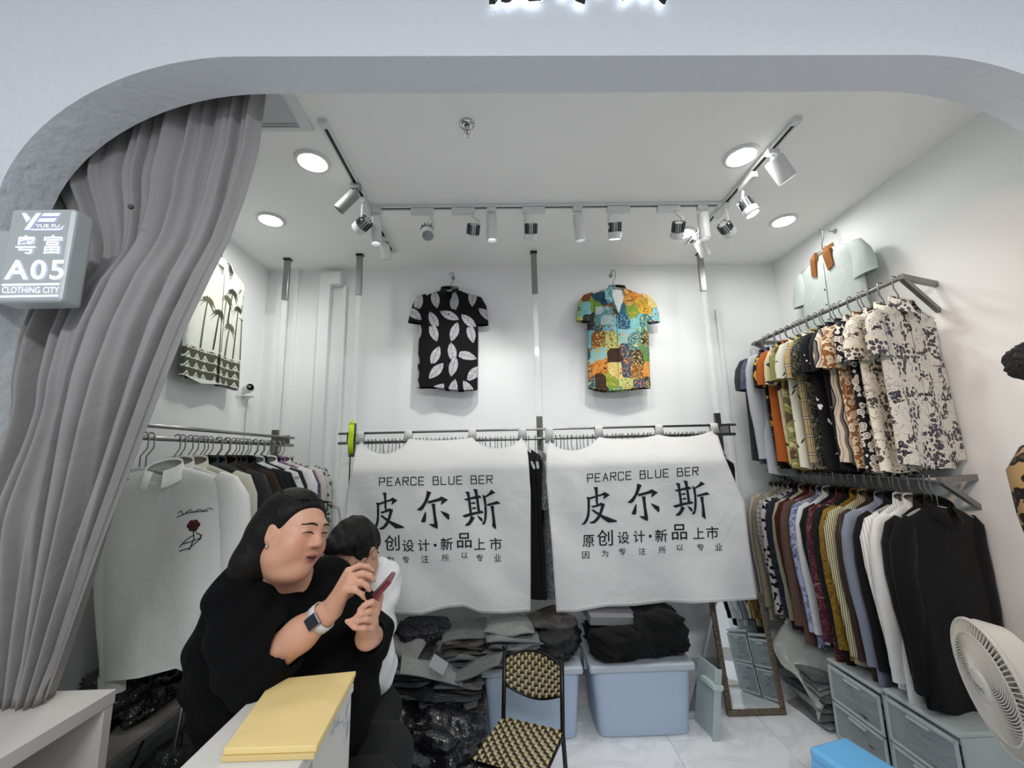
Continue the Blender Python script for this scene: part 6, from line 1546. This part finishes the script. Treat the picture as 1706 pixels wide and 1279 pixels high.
ME2 = np.array([-0.92, 1.88, 0.72]); MW2 = np.array([-0.78, 1.78, 0.70]); F.chain([MR_, ME2], [0.052, 0.042], 0.02); F.chain([ME2, MW2], [0.040, 0.028], 0.02); F.cap(MW2, MW2+np.array([0.05, -0.03, 0.02]), 0.03, 0.024, 0.02)
for b0, sg in ((MW+np.array([-0.06, -0.03, 0.02]), -1), (MW2+np.array([0.06, -0.03, 0.02]), 1)):
    for j in range(4): F.chain([b0+np.array([0, -0.012, 0.018-0.014*j]), b0+np.array([sg*0.03, -0.03, 0.016-0.014*j]), b0+np.array([sg*0.045, -0.032, 0.006-0.014*j])], [0.010, 0.0088, 0.0075], 0.006)
    F.chain([b0+np.array([0, -0.02, 0.02]), b0+np.array([sg*0.012, -0.045, 0.03])], [0.011, 0.009], 0.006)
SKM = skin_mat('skin_man', '#b88a72', '#a8685a', '#8f504a')
o = own(F.build('body', SKM, man, 2), man); MHl = Frame(MC-np.array(man.location), 0, 0, 0); MHl.R = MH.R; tint(o, MHl, brow=0, eye=0); face_lines(o, MHl, man, 0.002)
F = Field((-0.85, 1.55, 1.0), (-0.35, 2.1, 1.36), 0.005)
E = lambda c, r, k=0.02, sub=False: F.ell(MH(*c), r, MH.R, k, sub)
E((0, -0.018, 0.048), (0.088, 0.106, 0.092)); E((-0.02, 0.055, 0.105), (0.055, 0.040, 0.030), 0.03); E((0.0, -0.07, 0.0), (0.076, 0.045, 0.07), 0.03)
E((0.0, 0.122, -0.015), (0.100, 0.080, 0.122), 0.012, True)
for sx in (-1, 1): E((sx*0.088, 0.008, -0.03), (0.030, 0.040, 0.050), 0.010, True)
sl, P = F._box(F.lo, F.lo+F.h*(F.n-1)); F.D += (0.0035*np.sin(120*P[..., 0]+40*P[..., 2])*np.sin(90*P[..., 1])).astype(np.float32)
own(F.build('hair', HAIR, man, 1), man)
rd = random.Random(3); ps = []
for k in range(40):
    a = rd.uniform(-0.08, 0.08); y = rd.uniform(-0.05, 0.08); z = 0.13-abs(a)*0.5-max(0, y-0.03)*0.5; ps.append([tuple(MH(a, y-0.03, z-0.006)), tuple(MH(a*1.02, y, z+0.008)), tuple(MH(a*1.05+rd.uniform(-0.01, 0.01), y+0.03, z+0.006))])
own(strands('hair_strands', HAIR, man, ps, 0.0016), man)
gl = MB()
for sx in (-1, 1):
    gl.tube([tuple(MH(sx*0.034+0.026*math.cos(a), 0.108, 0.004+0.020*math.sin(a))) for a in [2*PI*k/20 for k in range(20)]], 0.0014, 6, closed=True)
    gl.tube([tuple(MH(sx*0.060, 0.107, 0.010)), tuple(MH(sx*0.082, 0.02, 0.016)), tuple(MH(sx*0.084, -0.012, 0.010)), tuple(MH(sx*0.083, -0.022, -0.012))], 0.0014, 6)
gl.tube([tuple(MH(-0.009, 0.109, 0.008)), tuple(MH(0.009, 0.109, 0.008))], 0.0013, 6)
own(gl.build('glasses', mat('glasses_frame', '#3a3330', 0.3, 0.7), man, smooth=True), man)
F = Field((-1.05, 1.6, 0.45), (-0.28, 2.25, 1.15), 0.0065)
F.cap(ML, MR_, 0.070, 0.070, 0.05); F.ell((-0.68, 1.97, 0.80), (0.195, 0.15, 0.27), k=0.06); F.ell((-0.68, 1.97, 0.62), (0.20, 0.16, 0.14), k=0.05)
for a_, b_, c_ in ((ML, ME, MW), (MR_, ME2, MW2)):
    F.chain([a_, a_*0.25+b_*0.75], [0.078, 0.074], 0.03); F.cap(a_*0.12+b_*0.88, b_+(b_-a_)*0.3, 0.072, 0.07, 0.004, True)
F.cap(NBm+np.array([0.0, -0.02, 0.05]), NBm+np.array([0, -0.05, 0.2]), 0.060, 0.07, 0.01, True)
sl, P = F._box(F.lo, F.lo+F.h*(F.n-1)); F.D += (0.007*np.sin(42*P[..., 2]+34*P[..., 0])*np.sin(23*P[..., 1]+9*P[..., 2])+0.004*np.sin(70*P[..., 2]-50*P[..., 0]+5*np.sin(11*P[..., 1]))).astype(np.float32)
own(F.build('white_tshirt', solid('tshirt_white', '#dcdcdc'), man, 2), man)
F = Field((-1.05, 1.5, 0.0), (-0.28, 2.2, 0.6), 0.009)
F.ell((-0.68, 1.98, 0.47), (0.18, 0.16, 0.12), k=0.05)
for x in (-0.80, -0.54): F.chain([(x, 1.98, 0.46), (x+0.02, 1.80, 0.46), (x+0.02, 1.82, 0.2), (x+0.02, 1.84, 0.06)], [0.09, 0.072, 0.06, 0.05], 0.04); F.cap((x+0.02, 1.83, 0.04), (x+0.02, 1.72, 0.036), 0.037, 0.032, 0.02)
own(F.build('trousers', mat('black_trousers', '#0a0a0c', 0.85), man, 1), man)
t = thing('low_stool', 'black low stool under the person in the white T-shirt', 'stool', (-0.68, 2.0, 0))
MB().box(-0.15, 0.15, -0.12, 0.12, 0.32, 0.355).build('seat', BLACK_PL, t, bevel=0.006)
for sx in (-1, 1):
    for sy in (-1, 1): MB().box(sx*0.12-0.015, sx*0.12+0.015, sy*0.09-0.015, sy*0.09+0.015, 0, 0.32).build('leg', BLACK_PL, t)
